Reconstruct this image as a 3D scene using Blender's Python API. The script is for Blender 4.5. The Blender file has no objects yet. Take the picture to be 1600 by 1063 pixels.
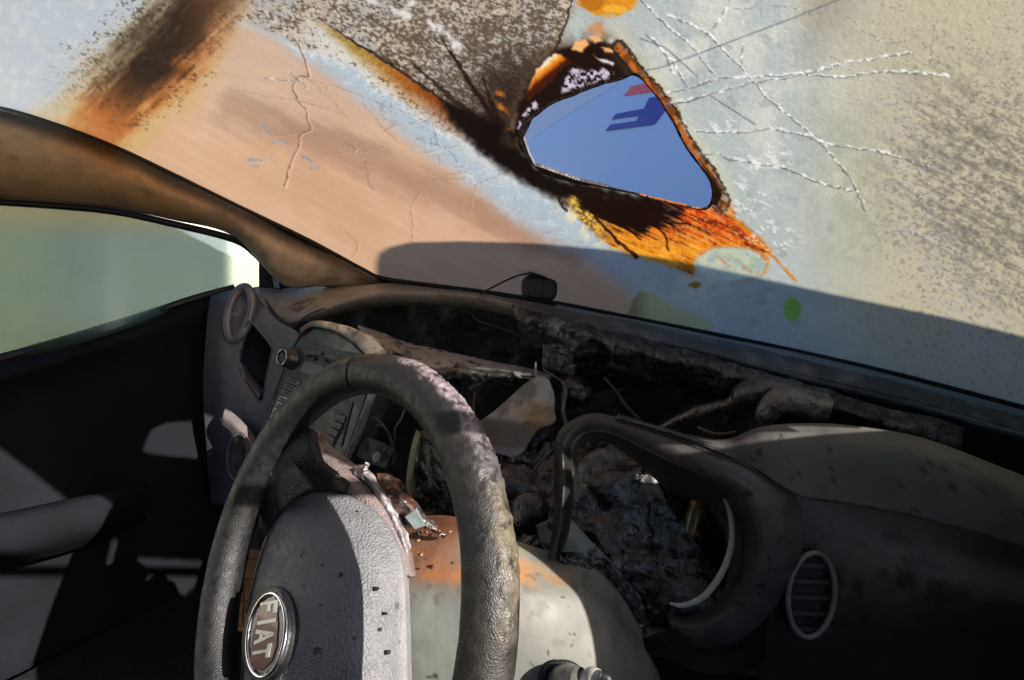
import bpy, math, random
import numpy as np
from mathutils import Matrix, Vector

# ------------------------------------------------------------------ camera
F = 876.0                      # focal length in pixels of a 1600 px wide frame
R = math.radians
YAW, PITCH, ROLL = R(40.0), R(14.4), R(-1.5)
CAM = np.array([0.0, 0.0, 1.15])
_f = np.array([-math.sin(YAW)*math.cos(PITCH), math.cos(YAW)*math.cos(PITCH), -math.sin(PITCH)])
_r = np.array([math.cos(YAW), math.sin(YAW), 0.0]); _u = np.cross(_r, _f)
RT = math.cos(ROLL)*_r + math.sin(ROLL)*_u
UP = -math.sin(ROLL)*_r + math.cos(ROLL)*_u
FW = _f
sc = bpy.context.scene
C = sc.collection
cd = bpy.data.cameras.new('camera'); cam = bpy.data.objects.new('camera', cd); C.objects.link(cam)
cam.matrix_world = Matrix(((RT[0], UP[0], -FW[0], CAM[0]), (RT[1], UP[1], -FW[1], CAM[1]),
                           (RT[2], UP[2], -FW[2], CAM[2]), (0, 0, 0, 1)))
cd.sensor_width = 36.0; cd.lens = 36.0*F/1600.0; cd.clip_start = 0.02; cd.clip_end = 500
sc.camera = cam

# ------------------------------------------------------------------ light
SUN_TO = np.array([0.87, 0.06, 0.47]); SUN_TO /= np.linalg.norm(SUN_TO)   # towards the sun
elev = math.asin(SUN_TO[2]); azim = math.atan2(SUN_TO[0], SUN_TO[1])       # azimuth from +Y to +X
w = bpy.data.worlds.new('World'); sc.world = w; w.use_nodes = True
nt = w.node_tree; nt.nodes.clear()
sky = nt.nodes.new('ShaderNodeTexSky'); sky.sky_type = 'NISHITA'; sky.sun_disc = False
sky.sun_elevation = elev; sky.sun_rotation = azim
bg = nt.nodes.new('ShaderNodeBackground'); bg.inputs[1].default_value = 0.078
wo = nt.nodes.new('ShaderNodeOutputWorld')
nt.links.new(sky.outputs[0], bg.inputs[0]); nt.links.new(bg.outputs[0], wo.inputs[0])
sl = bpy.data.lights.new('sun', 'SUN'); sl.energy = 5.0; sl.angle = R(0.45); sl.color = (1.0, 0.92, 0.82)
so = bpy.data.objects.new('sun', sl); C.objects.link(so)
so.rotation_euler = Vector(SUN_TO).to_track_quat('Z', 'Y').to_euler()
sc.view_settings.view_transform = 'Standard'; sc.view_settings.look = 'None'
sc.view_settings.gamma = 1.0; sc.view_settings.exposure = 1.15; sc.view_settings.use_curve_mapping = False

# ------------------------------------------------------------------ numeric helpers
def lin(c):
    c = np.asarray(c, float)/255.0
    return np.where(c <= 0.04045, c/12.92, ((c+0.055)/1.055)**2.4)

def ray(px, py):
    px = np.asarray(px, float); py = np.asarray(py, float)
    return FW + ((px-800.0)/F)[..., None]*RT + ((531.5-py)/F)[..., None]*UP

def pt(px, py, d):                       # a sight line followed to a depth d, metres
    return CAM + ray(px, py)*np.asarray(d, float)[..., None]

def onp(px, py, p0, n):                  # a sight line met with a plane
    d = ray(px, py)
    t = ((p0-CAM)@n)/(d@n)
    return CAM + d*t[..., None]

def proj(P):
    v = P-CAM; z = v@FW
    return 800+F*(v@RT)/z, 531.5-F*(v@UP)/z, z

def _h(i, j, k, s):
    n = (i*374761393 + j*668265263 + k*2147483647 + s*1274126177) & 0xffffffff
    n = ((n ^ (n >> 13))*1274126177) & 0xffffffff
    n = ((n ^ (n >> 16))*2246822519) & 0xffffffff
    return ((n ^ (n >> 15)) & 0xffff)/65535.0

def vnoise(x, y, z, s=0):
    x, y, z = np.broadcast_arrays(x, y, z)
    xi = np.floor(x).astype(np.int64); yi = np.floor(y).astype(np.int64); zi = np.floor(z).astype(np.int64)
    fx, fy, fz = x-xi, y-yi, z-zi
    fx = fx*fx*(3-2*fx); fy = fy*fy*(3-2*fy); fz = fz*fz*(3-2*fz)
    flat = np.ndim(z) and not np.any(z)
    def pl(k):
        a = _h(xi, yi, k, s)*(1-fx)+_h(xi+1, yi, k, s)*fx
        b = _h(xi, yi+1, k, s)*(1-fx)+_h(xi+1, yi+1, k, s)*fx
        return a*(1-fy)+b*fy
    if flat: return pl(zi)
    return pl(zi)*(1-fz)+pl(zi+1)*fz

def fbm(x, y, z=0.0, octv=4, s=0, gain=0.5):
    t = 0; a = 1; n = 0
    x = np.asarray(x, float); y = np.asarray(y, float); z = np.asarray(z, float)
    for o in range(octv):
        t = t+a*vnoise(x, y, z, s+o*17); n += a; a *= gain
        x, y, z = x*2.03+5.1, y*2.03+1.7, z*2.03
    return t/n

def fb3(P, sc_, octv=4, s=0):
    return fbm(P[..., 0]*sc_+31, P[..., 1]*sc_+57, P[..., 2]*sc_+83, octv, s)

def sm(a, b, x):
    t = np.clip((x-a)/(b-a), 0, 1); return t*t*(3-2*t)

def pdist(px, py, pts, closed=False, far=60):
    """distance to a polyline and the position along it (0..1); beyond `far` it stays large"""
    pts = np.asarray(pts, float)
    if closed: pts = np.vstack([pts, pts[:1]])
    D = np.full(px.shape, 1e6); T = np.zeros(px.shape)
    n = len(pts)-1
    lo = pts.min(0)-far; hi = pts.max(0)+far
    idx = np.nonzero((px > lo[0]) & (px < hi[0]) & (py > lo[1]) & (py < hi[1]))
    if len(idx[0]) == 0: return D, T
    x = px[idx]; y = py[idx]; d = np.full(x.shape, 1e6); tt = np.zeros(x.shape)
    for i in range(n):
        a, b = pts[i], pts[i+1]; ab = b-a; L = ab@ab+1e-9
        t = np.clip(((x-a[0])*ab[0]+(y-a[1])*ab[1])/L, 0, 1)
        e = np.hypot(x-a[0]-t*ab[0], y-a[1]-t*ab[1])
        m = e < d
        d = np.where(m, e, d); tt = np.where(m, (i+t)/n, tt)
    D[idx] = d; T[idx] = tt
    return D, T

def inside(px, py, poly):
    poly = np.asarray(poly, float); r = np.zeros(px.shape, bool); n = len(poly)
    for i in range(n):
        (x1, y1), (x2, y2) = poly[i], poly[(i+1) % n]
        if y1 == y2: continue
        r ^= ((y1 > py) != (y2 > py)) & (px < (x2-x1)*(py-y1)/(y2-y1)+x1)
    return r

def sdist(px, py, poly, far=80):         # negative inside
    d, _ = pdist(px, py, poly, True, far)
    return np.where(inside(px, py, poly), -d, d)

def catmull(P, n, closed=False):
    P = np.asarray(P, float); m = len(P)
    if m == 2 and not closed:
        t = np.linspace(0, 1, n).reshape((-1,)+(1,)*(P.ndim-1)); return P[0]*(1-t)+P[1]*t
    if closed: t = np.linspace(0, m, n, endpoint=False)
    else: t = np.linspace(0, m-1, n)
    i = np.floor(t).astype(int)
    if not closed: i = np.minimum(i, m-2)
    f = (t-i).reshape((-1,)+(1,)*(P.ndim-1))
    def g(k):
        k = i+k
        if closed: return P[k % m]
        lo = k < 0; hi = k > m-1; kk = np.clip(k, 0, m-1); v = P[kk].copy()
        v[lo] = 2*P[0]-P[1]; v[hi] = 2*P[m-1]-P[m-2]
        return v
    a, b, c, d = g(-1), g(0), g(1), g(2)
    return 0.5*(2*b+(c-a)*f+(2*a-5*b+4*c-d)*f*f+(3*b-a-3*c+d)*f**3)

# ------------------------------------------------------------------ object helpers
ORG = {}
def thing(name, label, cat, loc=(0, 0, 0), group=None):
    o = bpy.data.objects.new(name, None); C.objects.link(o); o.location = loc
    o.empty_display_size = 0.05
    o['label'] = label; o['category'] = cat
    if group: o['group'] = group
    ORG[o] = np.array(loc, float); return o

def tag(o, label, cat, group=None):
    o['label'] = label; o['category'] = cat
    if group: o['group'] = group
    return o

def mk(name, V, faces, mat, parent=None, col=None, smooth=True, kind=None, label=None, attrs=None):
    V = np.asarray(V, float)
    o0 = V.mean(0) if parent is None or True else 0
    me = bpy.data.meshes.new(name)
    if isinstance(faces, np.ndarray):
        k = faces.shape[1]
        me.vertices.add(len(V)); me.vertices.foreach_set('co', (V-o0).astype(np.float32).ravel())
        me.loops.add(faces.size); me.loops.foreach_set('vertex_index', faces.astype(np.int32).ravel())
        me.polygons.add(len(faces)); me.polygons.foreach_set('loop_start', np.arange(0, faces.size, k, dtype=np.int32))
        me.update(calc_edges=True)
    else:
        me.from_pydata((V-o0).tolist(), [], faces); me.update()
    if smooth: me.polygons.foreach_set('use_smooth', np.ones(len(me.polygons), bool))
    if col is not None:
        col = np.asarray(col, float)
        if col.ndim == 1: col = np.tile(col, (len(V), 1))
        if col.shape[1] == 3: col = np.c_[col, np.ones(len(col))]
        a = me.color_attributes.new('col', 'FLOAT_COLOR', 'POINT'); a.data.foreach_set('color', col.astype(np.float32).ravel())
    for k_, v_ in (attrs or {}).items():
        a = me.attributes.new(k_, 'FLOAT', 'POINT'); a.data.foreach_set('value', v_.astype(np.float32).ravel())
    me.materials.append(mat)
    o = bpy.data.objects.new(name, me); C.objects.link(o)
    if parent is not None:
        o.parent = parent; o.location = o0-ORG[parent]
    else: o.location = o0
    ORG[o] = np.array(o0, float)
    if kind: o['kind'] = kind
    if label: o['label'] = label
    return o

def gridf(nu, nv, cu=False, cv=False):
    iu = np.arange(nu if cu else nu-1); iv = np.arange(nv if cv else nv-1)
    a, b = np.meshgrid(iu, iv, indexing='ij'); a = a.ravel(); b = b.ravel()
    a2 = (a+1) % nu; b2 = (b+1) % nv
    return np.c_[a*nv+b, a2*nv+b, a2*nv+b2, a*nv+b2]

def gnorm(G, towards=None):
    du = np.gradient(G, axis=0); dv = np.gradient(G, axis=1)
    n = np.cross(du, dv); n /= np.linalg.norm(n, axis=-1, keepdims=True)+1e-12
    if towards is not None:
        c = ((towards-G)*n).sum(-1).mean()
        if c < 0: n = -n
    return n

def shell(name, G, mat, parent, thick=0.004, keep=None, **kw):
    """a grid surface given real thickness (front, back and rim)"""
    nu, nv = G.shape[:2]
    n = gnorm(G, CAM)
    f = gridf(nu, nv)
    if keep is not None:
        kk = keep.ravel(); f = f[kk[f].all(1)]
    B = G-n*thick
    N = nu*nv
    e = np.vstack([f[:, [0, 1]], f[:, [1, 2]], f[:, [2, 3]], f[:, [3, 0]]])
    key = np.sort(e, 1); key = key[:, 0]*N+key[:, 1]
    u, inv, cnt = np.unique(key, return_inverse=True, return_counts=True)
    be = e[cnt[inv] == 1]
    side = np.c_[be[:, 1], be[:, 0], be[:, 0]+N, be[:, 1]+N]
    V = np.vstack([G.reshape(-1, 3), B.reshape(-1, 3)])
    fa = np.vstack([f, f[:, ::-1]+N, side])
    used = np.unique(fa); mp = np.zeros(2*N, int); mp[used] = np.arange(len(used))
    col = kw.pop('col', None)
    if col is not None and np.ndim(col) > 1:
        c = col.reshape(N, -1); col = np.vstack([c, c])[used]
    at = kw.pop('attrs', None)
    if at: at = {k: np.r_[v.ravel(), v.ravel()][used] for k, v in at.items()}
    return mk(name, V[used], mp[fa], mat, parent, col=col, attrs=at, **kw)

def patch(name, rows, mat, parent, nu=40, nv=60, thick=0.004, rough=0.0, rs=60.0, cut=None, colf=None, fold=0, fs=12.0, seed=0, **kw):
    """a smooth sheet through rows of (px,py,depth) control points"""
    A = np.asarray(rows, float)
    A = catmull(A, nu); A = np.swapaxes(catmull(np.swapaxes(A, 0, 1), nv), 0, 1)
    G = pt(A[..., 0], A[..., 1], A[..., 2])
    if rough or fold:
        n = gnorm(G, CAM)
        G = G+n*(rough*(fb3(G, rs, 4, seed)-0.5)*2+fold*(1-2*np.abs(fb3(G, fs, 4, seed+5)-0.5)*2))[..., None]
    keep = None
    if cut is not None: keep = ~inside(A[..., 0], A[..., 1], cut)
    col = None
    if colf is not None:
        col = colf(A[..., 0], A[..., 1], G) if callable(colf) else np.tile(colf, A.shape[:2]+(1,))
    return shell(name, G, mat, parent, thick, keep, col=col, **kw)

def tube(name, P, rad, mat, parent=None, n=60, m=10, closed=False, rough=0, rs=80, col=None, flat=None, seed=0, raw=False, **kw):
    P = catmull(np.asarray(P, float), n, closed)
    rad = np.asarray(rad, float)
    r = np.full(n, float(rad)) if rad.ndim == 0 else np.interp(np.linspace(0, 1, n), np.linspace(0, 1, len(rad)), rad)
    T = np.roll(P, -1, 0)-np.roll(P, 1, 0) if closed else np.gradient(P, axis=0)
    T /= np.linalg.norm(T, axis=1, keepdims=True)+1e-12
    ref = np.array([0.12, 0.35, 0.93]); 
    if flat is not None: ref = flat
    A = np.cross(T, ref); A /= np.linalg.norm(A, axis=1, keepdims=True)+1e-9
    B = np.cross(A, T)
    t = np.linspace(0, 2*np.pi, m, endpoint=False)
    G = P[:, None]+r[:, None, None]*(np.cos(t)[None, :, None]*A[:, None]+np.sin(t)[None, :, None]*B[:, None])
    if rough:
        d = G-P[:, None]; G = P[:, None]+d*(1+rough*(fb3(G, rs, 3, seed)-0.5)*2)[..., None]
    V = G.reshape(-1, 3); f = gridf(n, m, closed, True)
    if raw: return V, f
    if not closed:
        V = np.vstack([V, P[0], P[-1]]); a = np.arange(m); b = (a+1) % m
        c0 = np.c_[np.full(m, n*m), b, a, np.full(m, n*m)]; c1 = np.c_[np.full(m, n*m+1), (n-1)*m+a, (n-1)*m+b, np.full(m, n*m+1)]
        fl = [tuple(q) for q in f]+[tuple(q[:3]) for q in c0]+[tuple(q[:3]) for q in c1]
        return mk(name, V, fl, mat, parent, col=(col(V) if callable(col) else col), **kw)
    return mk(name, V, f, mat, parent, col=(col(V) if callable(col) else col), **kw)

def tpx(name, pts, radpx, mat, parent=None, **kw):
    """tube through (px,py,depth) points, radius in pixels at that depth"""
    A = np.asarray(pts, float)
    P = pt(A[:, 0], A[:, 1], A[:, 2])
    rp = np.asarray(radpx, float); rp = np.full(len(A), float(rp)) if rp.ndim == 0 else np.interp(np.linspace(0, 1, len(A)), np.linspace(0, 1, len(rp)), rp)
    return tube(name, P, rp*A[:, 2]/F, mat, parent, **kw)

def prism(name, poly, mat, parent, depth, thick, bevel=0.0, **kw):
    """closed outline (px,py) at depth(s), extruded away from the camera by thick metres along its own normal"""
    poly = np.asarray(poly, float); d = np.broadcast_to(np.asarray(depth, float), (len(poly),))
    P = pt(poly[:, 0], poly[:, 1], d)
    c = P.mean(0); q = P-c; n = np.linalg.svd(q)[2][2]
    if n@(CAM-c) < 0: n = -n
    return prismw(name, P, n, mat, parent, thick, bevel, **kw)

def prismw(name, P, n, mat, parent, thick, bevel=0.0, **kw):
    m = len(P); c = P.mean(0)
    if bevel > 0:
        ins = P+(c-P)/np.maximum(np.linalg.norm(c-P, axis=1, keepdims=True), 1e-6)*bevel
        rings = [ins, P-n*bevel*0.7, P-n*thick]
    else: rings = [P, P-n*thick]
    V = np.vstack(rings); fl = []
    a = np.arange(m)
    cr = np.cross(P[1]-P[0], P[2]-P[1])
    for k in range(len(rings)-1):
        for i in range(m):
            j = (i+1) % m
            fl.append((k*m+i, k*m+j, (k+1)*m+j, (k+1)*m+i))
    fl.append(tuple(range(m))[::-1]); fl.append(tuple((len(rings)-1)*m+i for i in range(m)))
    o = mk(name, V, fl, mat, parent, smooth=False, **kw)
    import bmesh
    bm = bmesh.new(); bm.from_mesh(o.data); bmesh.ops.recalc_face_normals(bm, faces=bm.faces); bm.to_mesh(o.data); bm.free()
    return o

def boxw(name, lo, hi, mat, parent=None, bev=0.0, **kw):
    import bmesh
    bm = bmesh.new(); bmesh.ops.create_cube(bm, size=1.0)
    lo = np.array(lo, float); hi = np.array(hi, float); c = (lo+hi)/2; s = hi-lo
    for v in bm.verts: v.co = Vector((v.co.x*s[0], v.co.y*s[1], v.co.z*s[2]))
    if bev: bmesh.ops.bevel(bm, geom=bm.edges[:], offset=bev, segments=3, affect='EDGES', profile=0.6)
    me = bpy.data.meshes.new(name); bm.to_mesh(me); bm.free(); me.materials.append(mat)
    o = bpy.data.objects.new(name, me); C.objects.link(o); ORG[o] = c
    if parent is not None: o.parent = parent; o.location = c-ORG[parent]
    else: o.location = c
    for k, v in kw.items(): o[k] = v
    return o

# ------------------------------------------------------------------ materials
def mat(name, base=None, rough=0.6, spec=0.5, metal=0.0, bump=(), var=0.25, vscale=40.0, coat=0.0, rvar=0.15, gain=1.0):
    """principled; base None -> colour comes from the mesh's own stain map"""
    m = bpy.data.materials.new(name); m.use_nodes = True; n = m.node_tree; b = n.nodes['Principled BSDF']
    b.inputs['Specular IOR Level'].default_value = spec; b.inputs['Metallic'].default_value = metal
    b.inputs['Coat Weight'].default_value = coat
    tc = n.nodes.new('ShaderNodeTexCoord')
    nz = n.nodes.new('ShaderNodeTexNoise'); nz.inputs['Scale'].default_value = vscale; nz.inputs['Detail'].default_value = 6
    n.links.new(tc.outputs['Object'], nz.inputs['Vector'])
    mr = n.nodes.new('ShaderNodeMapRange'); mr.inputs[1].default_value = 0.3; mr.inputs[2].default_value = 0.7
    mr.inputs[3].default_value = gain*(1-var); mr.inputs[4].default_value = gain*(1+var)
    n.links.new(nz.outputs[0], mr.inputs[0])
    mx = n.nodes.new('ShaderNodeVectorMath'); mx.operation = 'SCALE'
    if base is None:
        at = n.nodes.new('ShaderNodeAttribute'); at.attribute_name = 'col'; n.links.new(at.outputs['Color'], mx.inputs[0])
    else: mx.inputs[0].default_value = base[:3]
    n.links.new(mr.outputs[0], mx.inputs['Scale']); n.links.new(mx.outputs[0], b.inputs['Base Color'])
    rr = n.nodes.new('ShaderNodeMapRange'); rr.inputs[1].default_value = 0.3; rr.inputs[2].default_value = 0.7
    rr.inputs[3].default_value = max(0.02, rough-rvar); rr.inputs[4].default_value = min(1, rough+rvar)
    n.links.new(nz.outputs[0], rr.inputs[0]); n.links.new(rr.outputs[0], b.inputs['Roughness'])
    prev = None
    for (sc_, st, kind) in bump:
        if kind == 'v':
            t = n.nodes.new('ShaderNodeTexVoronoi'); t.feature = 'SMOOTH_F1'; t.inputs['Scale'].default_value = sc_
        else:
            t = n.nodes.new('ShaderNodeTexNoise'); t.inputs['Scale'].default_value = sc_; t.inputs['Detail'].default_value = 5
        n.links.new(tc.outputs['Object'], t.inputs['Vector'])
        bp = n.nodes.new('ShaderNodeBump'); bp.inputs['Strength'].default_value = 1.0; bp.inputs['Distance'].default_value = st
        n.links.new(t.outputs[0], bp.inputs['Height'])
        if prev: n.links.new(prev.outputs[0], bp.inputs['Normal'])
        prev = bp
    if prev: n.links.new(prev.outputs[0], b.inputs['Normal'])
    return m

def film_mat(name):
    """sooted glass: an ash film that scatters light through and back, with clear spots"""
    m = bpy.data.materials.new(name); m.use_nodes = True; n = m.node_tree; n.nodes.clear(); L = n.links.new
    out = n.nodes.new('ShaderNodeOutputMaterial')
    at = n.nodes.new('ShaderNodeAttribute'); at.attribute_name = 'col'
    op = n.nodes.new('ShaderNodeAttribute'); op.attribute_name = 'clear'
    tc = n.nodes.new('ShaderNodeTexCoord')
    nz = n.nodes.new('ShaderNodeTexNoise'); nz.inputs['Scale'].default_value = 420; nz.inputs['Detail'].default_value = 4
    L(tc.outputs['Object'], nz.inputs['Vector'])
    mr = n.nodes.new('ShaderNodeMapRange'); mr.inputs[1].default_value = .3; mr.inputs[2].default_value = .7; mr.inputs[3].default_value = .94; mr.inputs[4].default_value = 1.06
    L(nz.outputs[0], mr.inputs[0])
    sc_ = n.nodes.new('ShaderNodeVectorMath'); sc_.operation = 'SCALE'; L(at.outputs['Color'], sc_.inputs[0]); L(mr.outputs[0], sc_.inputs['Scale'])
    bp = n.nodes.new('ShaderNodeBump'); bp.inputs['Distance'].default_value = 0.00025
    L(nz.outputs[0], bp.inputs['Height'])
    tl = n.nodes.new('ShaderNodeBsdfTranslucent'); L(sc_.outputs[0], tl.inputs[0]); L(bp.outputs[0], tl.inputs['Normal'])
    df = n.nodes.new('ShaderNodeBsdfDiffuse'); L(sc_.outputs[0], df.inputs[0]); L(bp.outputs[0], df.inputs['Normal'])
    gl = n.nodes.new('ShaderNodeBsdfGlossy'); gl.inputs['Roughness'].default_value = .25
    tr = n.nodes.new('ShaderNodeBsdfTransparent'); tr.inputs[0].default_value = (.86, .95, .9, 1)
    a = n.nodes.new('ShaderNodeMixShader'); a.inputs[0].default_value = .22; L(tl.outputs[0], a.inputs[1]); L(df.outputs[0], a.inputs[2])
    b = n.nodes.new('ShaderNodeMixShader'); L(op.outputs['Fac'], b.inputs[0]); L(a.outputs[0], b.inputs[1]); L(tr.outputs[0], b.inputs[2])
    c = n.nodes.new('ShaderNodeMixShader'); c.inputs[0].default_value = .03; L(b.outputs[0], c.inputs[1]); L(gl.outputs[0], c.inputs[2])
    L(c.outputs[0], out.inputs[0])
    return m

LEATHER = mat('grained_vinyl', None, .55, .4, bump=((500, .0016, 'v'), (1500, .0002, 'n')), var=.12, vscale=60)
RIMM = mat('burnt_rim_leather', None, .5, .45, bump=((1100, .0004, 'v'), (500, .0003, 'n')), var=.2, vscale=120, gain=.4)
PLASTIC = mat('scorched_plastic', None, .55, .4, bump=((1300, .00025, 'n'), (90, .0008, 'n')), var=.2, vscale=35, gain=1.35)
TRIM = mat('scorched_trim_plastic', None, .5, .4, bump=((1300, .0003, 'n'), (90, .0008, 'n')), var=.2, vscale=35, gain=1.0)
DOORM = mat('sooted_door_lining', None, .9, .1, bump=((200, .001, 'n'),), var=.3, vscale=14, gain=.7)
SMOOTHP = mat('stained_shroud_plastic', None, .58, .4, bump=((60, .0006, 'n'), (700, .0001, 'n')), var=.1, vscale=25)
CHAR = mat('charred_crust', None, .32, .8, bump=((110, .003, 'n'), (500, .0006, 'n')), var=.6, vscale=90, rvar=.2, gain=.45)
METAL = mat('heat_stained_metal', None, .45, .5, .1, bump=((120, .0008, 'n'), (900, .0002, 'n')), var=.25, vscale=50)
CHROME = mat('chrome', (.75, .75, .77), .16, .5, 1.0, bump=((300, .0001, 'n'),), var=.1)
BLACK = mat('black_rubber', (.012, .012, .014), .5, .4, bump=((300, .0005, 'n'),), var=.3)
FILM = film_mat('sooted_glass')
SKIN = mat('painted_panel', None, .4, .5, var=.03, vscale=2)
WIRE = mat('burnt_wire_insulation', None, .45, .5, bump=((600, .0006, 'n'),), var=.4)

def flat(c, jit=0.12, scale=40, seed=0):
    c = lin(c)
    def f(px, py, G):
        k = 1+jit*(fb3(G, scale, 4, seed)-.5)*2
        return c*k[..., None]
    return f

def mixc(rgb, m, c):
    m = np.clip(m, 0, 1)[..., None]
    return rgb*(1-m)+np.asarray(c)*m
# ------------------------------------------------------------------ the windscreen
WS_B = CAM+ray(1000, 492)*(0.85/ray(1000, 492)[1]); _a = R(31.76)
WS_N = np.array([0, math.sin(_a), math.cos(_a)])        # outward
HOLE = [(992,116),(1004,124),(1015,137),(1027,151),(1036,164),(1043,176),(1051,187),(1061,208),(1072,229),(1084,246),(1096,262),(1104,272),(1110,283),(1113,294),(1114,303),(1112,316),(1106,324),(1096,327),(1084,325),(1069,321),(1050,317),(1030,312),(1010,307),(991,302),(966,297),(940,291),(925,288),(909,283),(890,277),(870,271),(858,270),(846,266),(836,258),(828,248),(818,236),(812,222),(812,210),(816,200),(822,191),(830,184),(840,177),(850,169),(861,162),(877,155),(894,149),(909,143),(924,137),(942,131),(961,126),(977,120)]
CRACK_A = [[(1003,3),(1045,45),(1084,75),(1099,99),(1120,122),(1141,122),(1201,120),(1240,116),(1310,122),(1390,112),(1480,120)],
 [(1039,24),(1081,39),(1105,53),(1129,78),(1162,111),(1201,156),(1240,188),(1290,232),(1330,282),(1352,330)],
 [(1042,147),(1081,137),(1120,124)], [(1037,163),(1075,159),(1111,147),(1156,135),(1201,126),(1240,120),(1330,98),(1420,84)],
 [(1141,0),(1126,30),(1105,51)], [(1087,206),(1168,208),(1201,200),(1240,208),(1300,228),(1370,236),(1450,262)], [(1120,241),(1141,250),(1186,256),(1230,265),(1290,290),(1340,300)],
 [(1040,85),(1062,115),(1075,140)], [(1160,72),(1158,104)], [(1010,55),(1028,72),(1044,92),(1052,118)]]
CRACK_T = [[(996,113),(1035,105),(1100,81),(1240,28),(1340,-12)], [(1037,163),(1075,160),(1115,146)],[(1040,205),(1075,240),(1112,242)],[(1110,150),(1180,195)],[(1000,60),(1040,75),(1090,120)]]
CRACK_B = [[(463,66),(470,82),(477,95),(480,108),(483,120),(470,118),(461,124),(458,140),(465,158),(477,172),(483,190),(486,203),(474,206),(469,214),(467,230),(457,250),(450,268),(445,292)],
 [(478,120),(500,140),(514,156)], [(508,128),(512,148),(530,170),(546,184)], [(566,160),(588,188),(612,212),(624,226)], [(600,205),(612,196),(628,194)],[(590,180),(618,192)],
 [(744,290),(760,282),(780,275),(798,268)], [(744,290),(735,322),(733,336)], [(656,300),(642,322),(644,350),(644,378)], [(546,368),(561,382),(552,400)], [(530,352),(546,366)],
 [(560,380),(556,390),(550,402)], [(470,206),(430,212),(400,200)], [(366,140),(410,150),(460,155),(540,180)],[(470,120),(540,140),(600,165),(650,182),(720,215)],
 [(510,240),(560,238),(600,230)],[(545,224),(575,222),(580,220)],[(640,196),(655,186),(672,190)],[(660,240),(690,232),(720,228)],[(676,280),(706,272),(730,270)],[(676,281),(725,281)],[(366,150),(395,172),(414,182)],[(608,170),(612,160),(611,176)]]

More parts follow.
